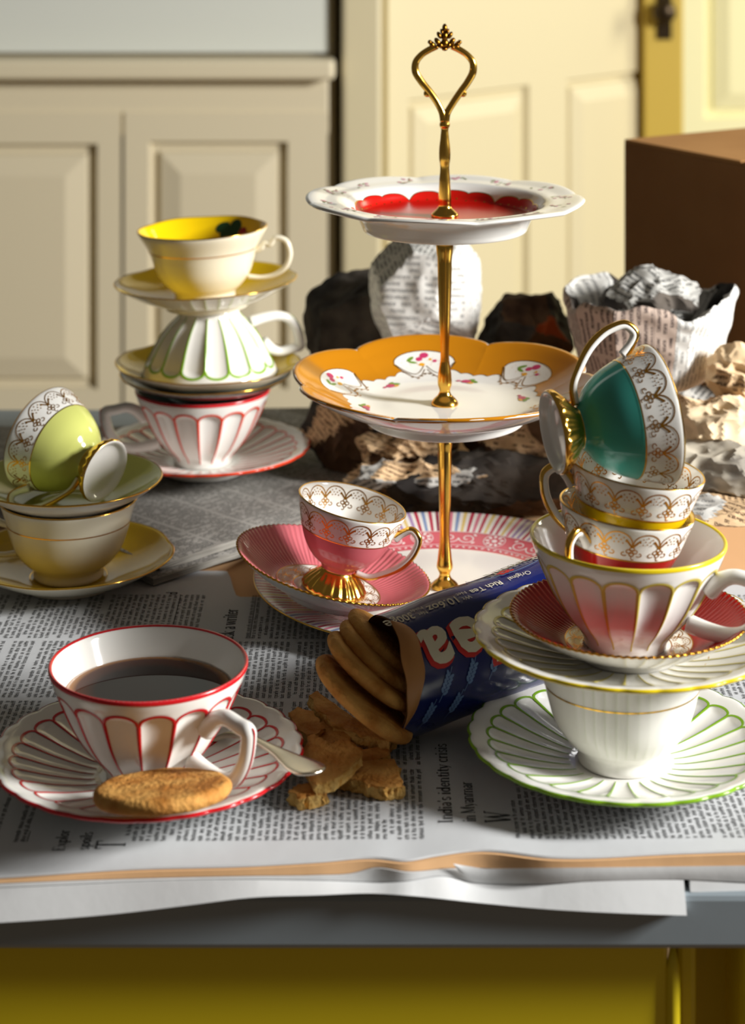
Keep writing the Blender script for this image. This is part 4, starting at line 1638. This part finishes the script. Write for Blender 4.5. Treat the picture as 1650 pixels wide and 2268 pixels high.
def broken(px_outline, z, t, label, broken_edges=(), tilt=(0, 0), seed=1):
    """piece of biscuit: outline of its top face in pixels on the plane z; crumbly sides"""
    rs = np.random.RandomState(seed)
    pts = np.array([at(a, b, z)[:2] for a, b in px_outline])
    n = len(pts)
    ds, sub = [], 6
    for k in range(n):
        a, b = pts[k], pts[(k + 1) % n]
        for j in range(sub):
            p = a + (b - a) * j / sub
            if k in broken_edges:
                p = p + rs.randn(2) * .0007
            ds.append(p)
    D = np.array(ds)
    c = D.mean(0)
    m = len(D)
    if np.cross(D[1] - D[0], c - D[0]) < 0:
        D = D[::-1]
    V = []
    for s, dz in ((.985, -t), (1.01, -t * .75), (1.0, -t * .40), (1.004, -t * .10), (.985, 0), (.75, .0001), (.4, .0002)):
        p = c + (D - c) * s
        j = rs.randn(m) * (.0004 if -t < dz < 0 else .00012)
        pp_ = p + (rs.randn(m, 2) * .0008 if -t < dz < -t * .05 else 0)
        V.append(np.stack([pp_[:, 0], pp_[:, 1], z + dz + j + tilt[0] * (p[:, 0] - c[0]) + tilt[1] * (p[:, 1] - c[1])], -1))
    V = np.vstack(V)
    Fc, mi = [], []
    for r in range(6):
        for k in range(m):
            k2 = (k + 1) % m
            Fc.append([r * m + k, r * m + k2, (r + 1) * m + k2, (r + 1) * m + k])
            mi.append(1 if r < 3 else 0)
    Fc.append([6 * m + k for k in range(m)])
    mi.append(0)
    Fc.append(list(range(m))[::-1])
    mi.append(0)
    o = mk('biscuit_piece', V - [c[0], c[1], z], Fc, [BISC, CRUMB], None, mi, True, loc=(c[0], c[1], z))
    auto_smooth(o, 32)
    tag(o, label, 'biscuit')
    return o


zz = Z0 + .0078
broken([(660, 1668), (694, 1636), (712, 1642), (728, 1654), (748, 1646), (768, 1644), (802, 1666), (778, 1690), (740, 1714), (700, 1722)], zz + .009, .0065, 'broken biscuit wedge leaning up behind the spoon handle', (0, 1, 2, 3, 4, 5), (0, .12), 3)
broken([(738, 1716), (792, 1686), (872, 1680), (884, 1700), (892, 1740), (846, 1744), (800, 1730), (766, 1722)], zz, .0072, 'broken biscuit piece with crumbly front edge in front of the packet', (3, 4, 5, 6, 7), (0, 0), 4)
broken([(640, 1748), (664, 1736), (712, 1736), (726, 1752), (700, 1760), (664, 1766)], zz, .0072, 'small biscuit crumb block under the tip of the spoon handle', (0, 1, 2, 3, 4, 5), (0, 0), 5)
broken([(640, 1580), (660, 1568), (690, 1578), (716, 1604), (706, 1622), (680, 1624), (655, 1610)], zz + .004, .0075, 'small broken biscuit chunk beside the right edge of the red lined saucer', (1, 2, 3, 4), (0, .05), 6)
broken([(680, 1632), (716, 1592), (768, 1600), (778, 1640), (800, 1656), (790, 1672), (720, 1680)], zz, .0070, 'flat broken biscuit half lying under the leaning wedge', (1, 2, 3), (0, 0), 7)
broken([(770, 1690), (800, 1660), (856, 1650), (862, 1672), (820, 1690)], zz - .0006, .0066, 'dark shaded biscuit fragment beneath the packet mouth', (0, 1, 2), (0, 0), 8)
broken([(682, 1540), (700, 1530), (760, 1572), (830, 1618), (880, 1630), (862, 1642), (800, 1628), (720, 1590)], zz + .004, .007, 'crumbled biscuit half below the lowest whole biscuit of the packet', (4, 5, 6, 7), (0.0, .0), 9)

# ------------------------------------------------------------------ biscuit packet
BLUE = pbr('blue_wrapper', (12, 26, 92), .22, coat=.4, bump=(55, .25))
LINER = pbr('brown_wrapper_lining', (176, 120, 62), .45, bump=(80, .25))
CREAMP = pbr('cream_packet_print', (222, 214, 190), .4)
REDP = pbr('red_packet_print', (204, 34, 28), .4)
WHEATP = pbr('pale_blue_packet_print', (96, 126, 172), .4)
pack = tag(empty('biscuit_packet', PO), 'opened blue biscuit packet lying upside down with cream lettering', 'packet')
pk = Matrix((PA, PN, PU)).transposed()     # local: x along axis, y towards viewer, z up
pack.matrix_world = Matrix.Translation((PO.x, PO.y, PO.z + TZ)) @ pk.to_4x4()
PR_ = .0340
LEN = .205


def pk_r(u, ph):
    """radius of the wrapper with soft creases"""
    return PR_ * (1 + .012 * np.sin(ph * 5 + u * 60) * np.sin(u * 40) + .010 * np.sin(ph * 3 - u * 90))


def pk_pt(u, ph, off=0.0):
    r = pk_r(u, ph) + off
    return np.stack([u, r * np.sin(ph), r * np.cos(ph)], -1)


def edge_u(ph):      # torn mouth
    return -.002 + .008 * np.sin(ph * 1.0 + 2.4) + .0008 * np.sin(5 * ph) + .0004 * np.sin(11 * ph + 1)


nu, nph = 60, 96
ph = np.arange(nph) * 2 * PI / nph
V = []
for t in np.linspace(0, 1, nu):
    e = edge_u(ph)
    V.append(pk_pt(e + (LEN - e) * t, ph))
for sc2, uu in ((.8, LEN + .004), (.3, LEN + .006)):
    V.append(np.stack([np.full(nph, uu), PR_ * sc2 * np.sin(ph), PR_ * sc2 * np.cos(ph)], -1))
V = np.vstack(V)
Fc = []
nr = nu + 2
for r in range(nr - 1):
    for k in range(nph):
        k2 = (k + 1) % nph
        Fc.append([r * nph + k, (r + 1) * nph + k, (r + 1) * nph + k2, r * nph + k2])
Fc.append([(nr - 1) * nph + k for k in range(nph)])
mk('wrapper', V, Fc, BLUE, pack)
V = []
for t in np.linspace(0, 1, 24):
    e = edge_u(ph)
    V.append(pk_pt(e + (LEN * .8 - e) * t - .0004, ph, -.0007))
V = np.vstack(V)
Fc = []
for r in range(23):
    for k in range(nph):
        k2 = (k + 1) % nph
        Fc.append([r * nph + k, r * nph + k2, (r + 1) * nph + k2, (r + 1) * nph + k])
mk('lining', V, Fc, LINER, pack, label='brown inner lining')
# lining folded back over the mouth on the viewer's side
fa = np.linspace(math.radians(12), math.radians(112), 30)
V = []
for t in np.linspace(0, 1, 8):
    wdt = .0125 * np.sin(((fa - fa[0]) / (fa[-1] - fa[0])) ** .8 * PI) ** .8
    uu = edge_u(fa) - .001 + (wdt + .001) * t
    V.append(pk_pt(uu, fa, .0009 * math.sin(PI * min(1, .2 + t * .8)) + .0009))
V = np.vstack(V)
m = len(fa)
Fc = [[r * m + k, (r + 1) * m + k, (r + 1) * m + k + 1, r * m + k + 1] for r in range(7) for k in range(m - 1)]
mk('folded_flap', V, Fc, LINER, pack, label='brown lining folded back over the mouth')


def flat_text(txt, size, offset=0.0, res=3):
    c = bpy.data.curves.new('lettering', 'FONT')
    c.body = txt
    c.size = size
    c.offset = offset
    c.resolution_u = res
    c.fill_mode = 'FRONT'
    o = bpy.data.objects.new('lettering', c)
    COL.objects.link(o)
    bpy.context.view_layer.update()
    me = bpy.data.meshes.new_from_object(o.evaluated_get(bpy.context.evaluated_depsgraph_get()))
    bpy.data.objects.remove(o)
    bm = bmesh.new()
    bm.from_mesh(me)
    bpy.data.meshes.remove(me)
    ys = [v.co.y for v in bm.verts]
    y = min(ys) + .0015
    while y < max(ys):
        bmesh.ops.bisect_plane(bm, geom=bm.verts[:] + bm.edges[:] + bm.faces[:], plane_co=(0, y, 0), plane_no=(0, 1, 0))
        y += .0015
    V = np.array([v.co[:] for v in bm.verts])
    Fc = [[v.index for v in f.verts] for f in bm.faces]
    bm.free()
    return V, Fc


def pack_text(txt, size, u0, phi_deg, mat, offset=0.0, lift=.0006, parent=pack, sx=1.0, shift=(0, 0)):
    """lettering reads towards the open mouth, its tops pointing down the near side; u0 = where the text starts"""
    V, Fc = flat_text(txt, size, offset)
    u = u0 - (V[:, 0] * sx + shift[0])
    ph_ = math.radians(phi_deg) + (V[:, 1] + shift[1]) / PR_
    P = pk_pt(u, ph_, lift)
    return mk('lettering', P, Fc, mat, parent, smooth=False)


for ch, u0 in (('T', .0775), ('e', .0505), ('a', .0275)):
    pack_text(ch, .0395, u0, 35, REDP, .0022, .0006, shift=(.0016, .0012))
    pack_text(ch, .0395, u0, 35, CREAMP, .0012, .0010)
pack_text('Net', .0042, .0560, 4, CREAMP)
pack_text('Wt', .0042, .0560, 12, CREAMP)
pack_text('10.6oz', .0080, .0490, 7, CREAMP, .0001)
pack_text('Poids', .0038, .0260, 4, CREAMP)
pack_text('Net', .0038, .0260, 12, CREAMP)
pack_text('300g', .0085, .0175, 7, CREAMP, .0001, sx=.85)
pack_text('e', .0120, .0030, 7, CREAMP, .0001, sx=.9)
pack_text('Rich Tea', .0062, .0800, 6, CREAMP, .0001)
pack_text('Original', .0050, .1010, 6, CREAMP)
pack_text("Burton's", .0115, .1175, -22, CREAMP, .0001, lift=.0009)
# oval badge with a red sprig
t = np.linspace(0, 2 * PI, 41)
bu, bp_ = .094 + .0285 * np.cos(t), math.radians(-17) + .0100 / PR_ * np.sin(t)
A, B = pk_pt(bu, bp_, .0007), pk_pt(.094 + .0279 * np.cos(t), math.radians(-17) + .0094 / PR_ * np.sin(t), .0007)
mk('badge_ring', np.vstack([A, B]), [[k, k + 1, 41 + k + 1, 41 + k] for k in range(40)], WHEATP, pack, label='pale oval badge outline')
V, Fc = [], []
for (x, y, r) in ((0, 0, .0016), (.003, .0012, .0014), (-.003, .0012, .0014), (.0015, .003, .0014), (-.0018, .0032, .0013), (.005, .003, .0012)):
    b0 = len(V)
    tt = np.linspace(0, 2 * PI, 10, endpoint=False)
    for p in pk_pt(.088 + x + r * 1.3 * np.cos(tt), math.radians(-9) + (y + r * .8 * np.sin(tt)) / PR_, .0009):
        V.append(p)
    Fc.append(list(range(b0, b0 + 10)))
mk('red_sprig', V, Fc, REDP, pack, smooth=False)
for (u0, pdeg) in ((.016, 92), (.033, 90), (.050, 88), (.067, 86), (.004, 116), (.022, 116)):
    V, Fc = [], []
    cb, sb2 = math.cos(math.radians(58)), math.sin(math.radians(58))

    def ear(l, m_):
        return pk_pt(u0 + l * cb - m_ * sb2, math.radians(pdeg) - (l * sb2 + m_ * cb) / PR_, .0006)
    for sg in (-1, 1):
        for q in range(5):
            b0 = len(V)
            tt = np.linspace(0, 2 * PI, 8, endpoint=False)
            lx, ly = .0018 * np.cos(tt), .0009 * np.sin(tt)
            a = .6 * sg
            V += list(ear(.0023 * q + lx * math.cos(a) - ly * math.sin(a) + (.001 if sg > 0 else 0), sg * .0014 + lx * math.sin(a) + ly * math.cos(a)))
            Fc.append(list(range(b0, b0 + 8)))
    b0 = len(V)
    l_ = np.linspace(-.006, .014, 8)
    V += list(ear(l_, -.0002)) + list(ear(l_, .0002))
    Fc += [[b0 + k, b0 + k + 1, b0 + 9 + k, b0 + 8 + k] for k in range(7)]
    mk('wheat_ear', V, Fc, WHEATP, pack, smooth=False, label='pale blue printed wheat ear')

# ------------------------------------------------------------------ teaspoon
sp_end = Vector((xof(704, 1.062), 1.062, zof(1712, 1.062)))
sp_in = Vector((xof(490, 1.140), 1.140, zof(1612, 1.140)))
ax = (sp_in - sp_end)
Ls = ax.length
ax.normalize()
side = ax.cross(Vector((0, 0, 1))).normalized()
upv = side.cross(ax)
# stations: distance from handle end, half width, thickness, lift
stn = [(0, .0025, .0006, 0), (.002, .0062, .0011, 0), (.006, .0088, .0014, -.0004), (.014, .0092, .0014, -.0004), (.024, .0072, .0014, 0), (.036, .0046, .0015, .0008), (.052, .0030, .0016, .0014), (.075, .0026, .0017, .0008), (.092, .0026, .0018, -.003), (.100, .0050, .0014, -.0065), (.108, .0100, .0012, -.0085), (.120, .0135, .0012, -.0095), (.134, .0125, .0012, -.0085), (.145, .0072, .0010, -.0065), (.149, .0015, .0006, -.006)]
st = catmull(np.array(stn), 4)
V, Fc = [], []
nsx = 14
for (d, w, th_k, lf) in st:
    w = max(w, .0006)
    cup_ = .42 if d > .098 else .10
    for k in range(nsx):
        a = k * 2 * PI / nsx
        x = math.cos(a) * w
        yv = math.sin(a) * th_k
        if d > .098:
            yv += -.0030 * (1 - (x / w) ** 2) * smoothstep(.098, .112, np.array(d)) * (1 if True else 0)
        else:
            yv += .0007 * (abs(x) / w) ** 4 * (math.sin(a) > 0)
        p = sp_end + ax * d + side * x + upv * (yv + lf)
        V.append(p[:])
for r in range(len(st) - 1):
    for k in range(nsx):
        k2 = (k + 1) % nsx
        Fc.append([r * nsx + k, r * nsx + k2, (r + 1) * nsx + k2, (r + 1) * nsx + k])
Fc.append(list(range(nsx))[::-1])
Fc.append([(len(st) - 1) * nsx + k for k in range(nsx)])
V = np.array(V) - np.array(sp_end)
o = mk('teaspoon', V, Fc, STEEL, None, loc=sp_end)
bm = bmesh.new()
bm.from_mesh(o.data)
bmesh.ops.recalc_face_normals(bm, faces=bm.faces)
bm.to_mesh(o.data)
bm.free()
tag(o, 'silver teaspoon resting across the red lined saucer with its handle on a biscuit', 'spoon')

# ------------------------------------------------------------------ cardboard box
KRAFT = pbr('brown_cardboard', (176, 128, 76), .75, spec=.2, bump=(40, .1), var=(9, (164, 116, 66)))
KSHADE = pbr('shaded_cardboard_side', (150, 108, 66), .75, spec=.2, bump=(40, .1), var=(9, (140, 98, 58)))  # darker cardboard copy; the shade of the sides is put into the colour
bxc = Vector((xof(1381, 1.80), 1.80))
BH = zof(308, 1.80)
boxo = tag(empty('cardboard_box', (bxc.x, bxc.y, 0)), 'large closed brown cardboard box at the back right of the table', 'box')
boxo.rotation_euler = (0, 0, math.radians(32))
# local x along the far edge (to the back right), local -y towards the viewer
o = mk('box_body', *box_data(0, .155, -.30, 0, .0005, BH - .002), KSHADE, boxo, smooth=False)
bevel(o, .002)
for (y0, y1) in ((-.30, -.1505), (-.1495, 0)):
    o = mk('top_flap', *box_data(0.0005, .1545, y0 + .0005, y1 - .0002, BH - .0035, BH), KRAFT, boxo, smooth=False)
    bevel(o, .001)

# ------------------------------------------------------------------ crumpled newspaper bundles


def crumple(name, c, rad, label, mats, weights, seed, nplanes=22, sub=5, crease=.0035, rotz=0.0, floor=None, group=None, planes=None):
    rs = np.random.RandomState(seed)
    bm = bmesh.new()
    bmesh.ops.create_icosphere(bm, subdivisions=sub, radius=1)
    Dv = np.array([v.co[:] for v in bm.verts])
    Fc = [[v.index for v in f.verts] for f in bm.faces]
    bm.free()
    nplanes = int(nplanes * 1.7)
    nrm = rs.randn(nplanes, 3)
    nrm /= np.linalg.norm(nrm, axis=1, keepdims=True)
    hh = rs.uniform(.68, .92, nplanes)
    if planes:
        nrm = np.vstack([nrm, [np.array(p[:3]) / np.linalg.norm(p[:3]) for p in planes]])
        hh = np.r_[hh, [p[3] for p in planes]]
    dt = Dv @ nrm.T
    q = np.where(dt > .05, hh[None] / np.maximum(dt, .05), 9)
    r = np.minimum(q.min(1), 1.12)
    fac = q.argmin(1)
    P = Dv * r[:, None] * np.array(rad)[None]
    # creases: ridged noise, mostly along the surface normal
    for i in range(len(P)):
        v = Vector(P[i] * 34 + seed)
        nz = abs(noise.noise(v)) ** .75 + .55 * abs(noise.noise(v * 2.6)) ** .75
        P[i] += Dv[i] * (.45 - nz) * crease * 1.5
        P[i] += np.array(noise.noise_vector(v * .8)) * crease * .5
    ca_, sa_ = math.cos(rotz), math.sin(rotz)
    P = np.stack([P[:, 0] * ca_ - P[:, 1] * sa_, P[:, 0] * sa_ + P[:, 1] * ca_, P[:, 2]], -1)
    if floor is not None:
        P[:, 2] = np.maximum(P[:, 2], floor - c[2] + .0)
    sl_ = rs.choice(len(mats), size=len(hh), p=np.array(weights) / sum(weights))
    if planes:
        for i, p in enumerate(planes):
            if len(p) > 4:
                sl_[nplanes + i] = p[4]
    Fa = np.array(Fc)
    mi = sl_[fac[Fa[:, 0]]]
    # planar uv per facet
    uv = np.zeros((len(P), 2))
    for k in range(len(hh)):
        msk = fac == k
        n_ = nrm[k]
        t1 = np.cross(n_, (0, 0, 1.0) if abs(n_[2]) < .9 else (1.0, 0, 0))
        t1 /= np.linalg.norm(t1)
        t2 = np.cross(n_, t1)
        a = rs.uniform(-.5, .5)
        uu, vv_ = P[msk] @ t1, P[msk] @ t2
        uv[msk, 0] = uu * math.cos(a) + vv_ * math.sin(a) + k * .013
        uv[msk, 1] = -uu * math.sin(a) + vv_ * math.cos(a)
    o = mk(name, P, Fc, mats, None, mi, True, uv=uv, loc=c)
    auto_smooth(o, 24)
    tag(o, label, 'newspaper', group)
    return o


def cpx(px, py, Y): return (xof(px, Y), Y, zof(py, Y))


# the upper bundle behind the stand: a dark photo half and a bright printed peak
crumple('newspaper_bundle', cpx(805, 722, 1.715), (.052, .045, .046), 'dark photo printed newspaper bundle to the left of the bright printed peak', [PR_DARK, PR_GREY], [6, 1], 21, 2, crease=.0028, planes=[(-.40, -.25, .90, .74, 0), (-1, -.25, .05, .80, 0), (-.2, -1, .12, .72, 0), (.5, -.85, .1, .80, 0), (1, 0, 0, .92, 0), (0, 0, -1, .92, 0), (0, 1, 0, .8, 0), (.3, -.3, .9, .84, 1)])
crumple('newspaper_bundle', cpx(945, 655, 1.655), (.048, .040, .052), 'bright printed newspaper wrapped peak behind the cake stand pole', [PR_WHITE, PR_GREY], [7, 1], 35, 1, crease=.0022, planes=[(1, -.2, 0, .80, 0), (.72, -.25, .65, .84, 0), (.1, -.15, 1, .80, 1), (-.70, -.25, .70, .80, 1), (-.25, -1, .25, .74, 0), (.55, -.85, .10, .76, 0), (.15, -.8, -.6, .80, 0), (0, 0, -1, .78, 0), (-1, -.15, 0, .86, 0), (0, 1, 0, .8, 0)])
crumple('newspaper_bundle', cpx(1165, 742, 1.74), (.045, .042, .040), 'small dark crumpled newspaper ball with a rust coloured patch', [PR_BROWN, PR_DARK, PR_RUST], [3, 3, 1], 8, 16, crease=.004, planes=[(.55, -.75, .1, .82, 2)])
crumple('newspaper_bundle', cpx(850, 945, 1.66), (.078, .060, .052), 'large crumpled newspaper heap under the middle plate, its shade painted dark brown', [PR_DARK, PR_BROWN, PR_TAN], [4, 3, 2], 12, 20, crease=.006, floor=.0285)  # shadow over this heap is painted in with dark prints
crumple('newspaper_bundle', cpx(890, 992, 1.60), (.046, .024, .020), 'small tan printed crumpled paper in front of the dark heap', [PR_TAN, PR_BROWN], [4, 1], 14, 26, crease=.007, floor=.0285)
crumple('newspaper_bundle', cpx(930, 1058, 1.565), (.070, .022, .012), 'ruffled grey strip of crumpled newspaper along the foot of the dark heap', [PR_GREY, PR_TAN], [3, 2], 15, 30, crease=.006, floor=.0175)
crumple('newspaper_bundle', cpx(1165, 985, 1.62), (.055, .045, .038), 'brown crumpled newspaper behind the turquoise cup and cake stand', [PR_BROWN, PR_TAN], [3, 2], 18, 20, crease=.006, floor=.0175)
crumple('newspaper_bundle', cpx(1120, 885, 1.70), (.050, .040, .040), 'dark crumpled newspaper between the middle plate and small ball', [PR_DARK, PR_BROWN], [3, 2], 19, 18, crease=.005)
crumple('newspaper_bundle', cpx(1425, 930, 1.60), (.075, .055, .050), 'tan crumpled newspaper heap under the open paper bag', [PR_TAN, PR_GREY, PR_BROWN], [3, 1, 2], 25, 20, crease=.006, floor=.0175)
crumple('newspaper_bundle', cpx(1590, 935, 1.50), (.042, .036, .022), 'cream crumpled newspaper at the right edge behind the turquoise cup', [pbr('cream_paper', (232, 208, 172), .85, spec=.15), PR_TAN], [4, 1], 27, 30, crease=.009)
crumple('newspaper_bundle', cpx(1640, 830, 1.53), (.034, .030, .026), 'cream crumpled paper with an orange stripe beside the cardboard box', [pbr('cream_paper_orange', (236, 206, 164), .85, spec=.15), PR_TAN], [5, 1], 29, 26, crease=.009)
crumple('newspaper_bundle', cpx(1600, 1045, 1.46), (.050, .040, .022), 'grey and white blotched newspaper bundle at the right edge', [PR_CAMO], [1], 31, 18, crease=.004)
crumple('newspaper_bundle', cpx(1600, 1118, 1.44), (.056, .040, .010), 'flat folded printed newspaper wad under the blotched bundle', [PR_TAN, PR_WHITE], [1, 1], 33, 18, crease=.003, floor=.0175)

crumple('newspaper_bundle', cpx(1085, 1078, 1.575), (.105, .042, .030), 'low dark crumpled newspaper added to darken the foot of the heaps behind the pole', [PR_DARK, PR_BROWN], [3, 2], 51, 24, crease=.006, floor=.0175)  # added dark filler painting the shadow between heaps and plate

# open paper bag of crumpled newsprint


def paper_bag():
    Yb = 1.575
    cxx, cyy = xof(1428, Yb), Yb
    zb_, zt2 = zof(872, Yb - .03), zof(660, Yb)
    prof = [(0, 0), (.030, 0), (.044, .006), (.052, .025), (.058, .050), (.0620, .074), (.0640, .086), (.0615, .0900), (.0580, .084), (.0535, .060), (.046, .040), (.030, .030), (0, .027)]
    hs = (zt2 - zb_) / .088
    rs = np.random.RandomState(5)
    nb = 9
    ang = np.sort(rs.rand(nb) * 2 * PI)
    hb = rs.uniform(.90, 1.02, nb)

    def bm_(th, s, r, z, sf):
        q = np.full(np.shape(th), 9.0)
        for a, h in zip(ang, hb):
            dc = np.cos(th - a)
            q = np.minimum(q, np.where(dc > .3, h / np.maximum(dc, .3), 9))
        q = np.minimum(q, 1.12)
        k = smoothstep(.01, .04, z)
        rim = smoothstep(.05, .09, z)
        z2 = z * hs + rim * (.005 * np.sin(3 * th + 1.2) + .0025 * np.sin(7 * th) + .001 * np.sin(17 * th))
        inn = (s > sf.srim + .004)
        jit = .0009 * np.sin(th * 9 + z * 160) * np.sin(z * 90 + th * 2) + np.where(inn, .005 * np.sin(th * 7 + z * 120), 0)
        return np.maximum(r * (1 + (q - 1) * k) + jit * (r > .01), 0), z2
    sf = Surf(prof, 7, bm_)
    def slots(t, s):
        a = ((t + .35) % (2 * PI))  # right-hand wall gets whiter paper, painting the light that falls on it
        o_ = np.zeros(len(t), int)
        o_[(a < 2.2)] = 1
        o_[(a > 5.35)] = 1
        o_[s > sf.srim] = np.where((np.floor(t[s > sf.srim] * 2.1) % 3) == 0, 2, 1)
        return o_
    o = sf.mesh('paper_bag', 180, sf.samples(80, sf.ck), [printed('printed_mauve_paper', (186, 166, 152), (70, 58, 56), pitch=.0052, col=.05), PR_WHITE, PR_DARK], None, slots)
    # uv: run of print around the wall
    me = o.data
    ul = me.uv_layers.new(name='UVMap')
    co = np.array([v.co[:] for v in me.vertices])
    li = np.zeros(len(me.loops), dtype=np.int32)
    me.loops.foreach_get('vertex_index', li)
    a = np.arctan2(co[:, 1], co[:, 0]) % (2 * PI)
    a = (a + PI / 2) % (2 * PI)
    U = np.stack([co[:, 2] + .02, a * .062], -1)
    ul.data.foreach_set('uv', U[li].ravel())
    auto_smooth(o, 28)
    o.location = (cxx, cyy, zb_ + TZ)
    tag(o, 'open topped newspaper wrapping, right side whitened as if lit, in front of the cardboard box', 'newspaper')
    wad = crumple('newspaper_wad', (cxx + .004, cyy + .006, zb_ + .062), (.040, .038, .028), 'grey crumpled newspaper wad stuffed inside the open newspaper wrapping', [PR_GREY, PR_DARK], [4, 2], 41, 26, crease=.008)
    # folded-out lapels on the right
    return o


paper_bag()
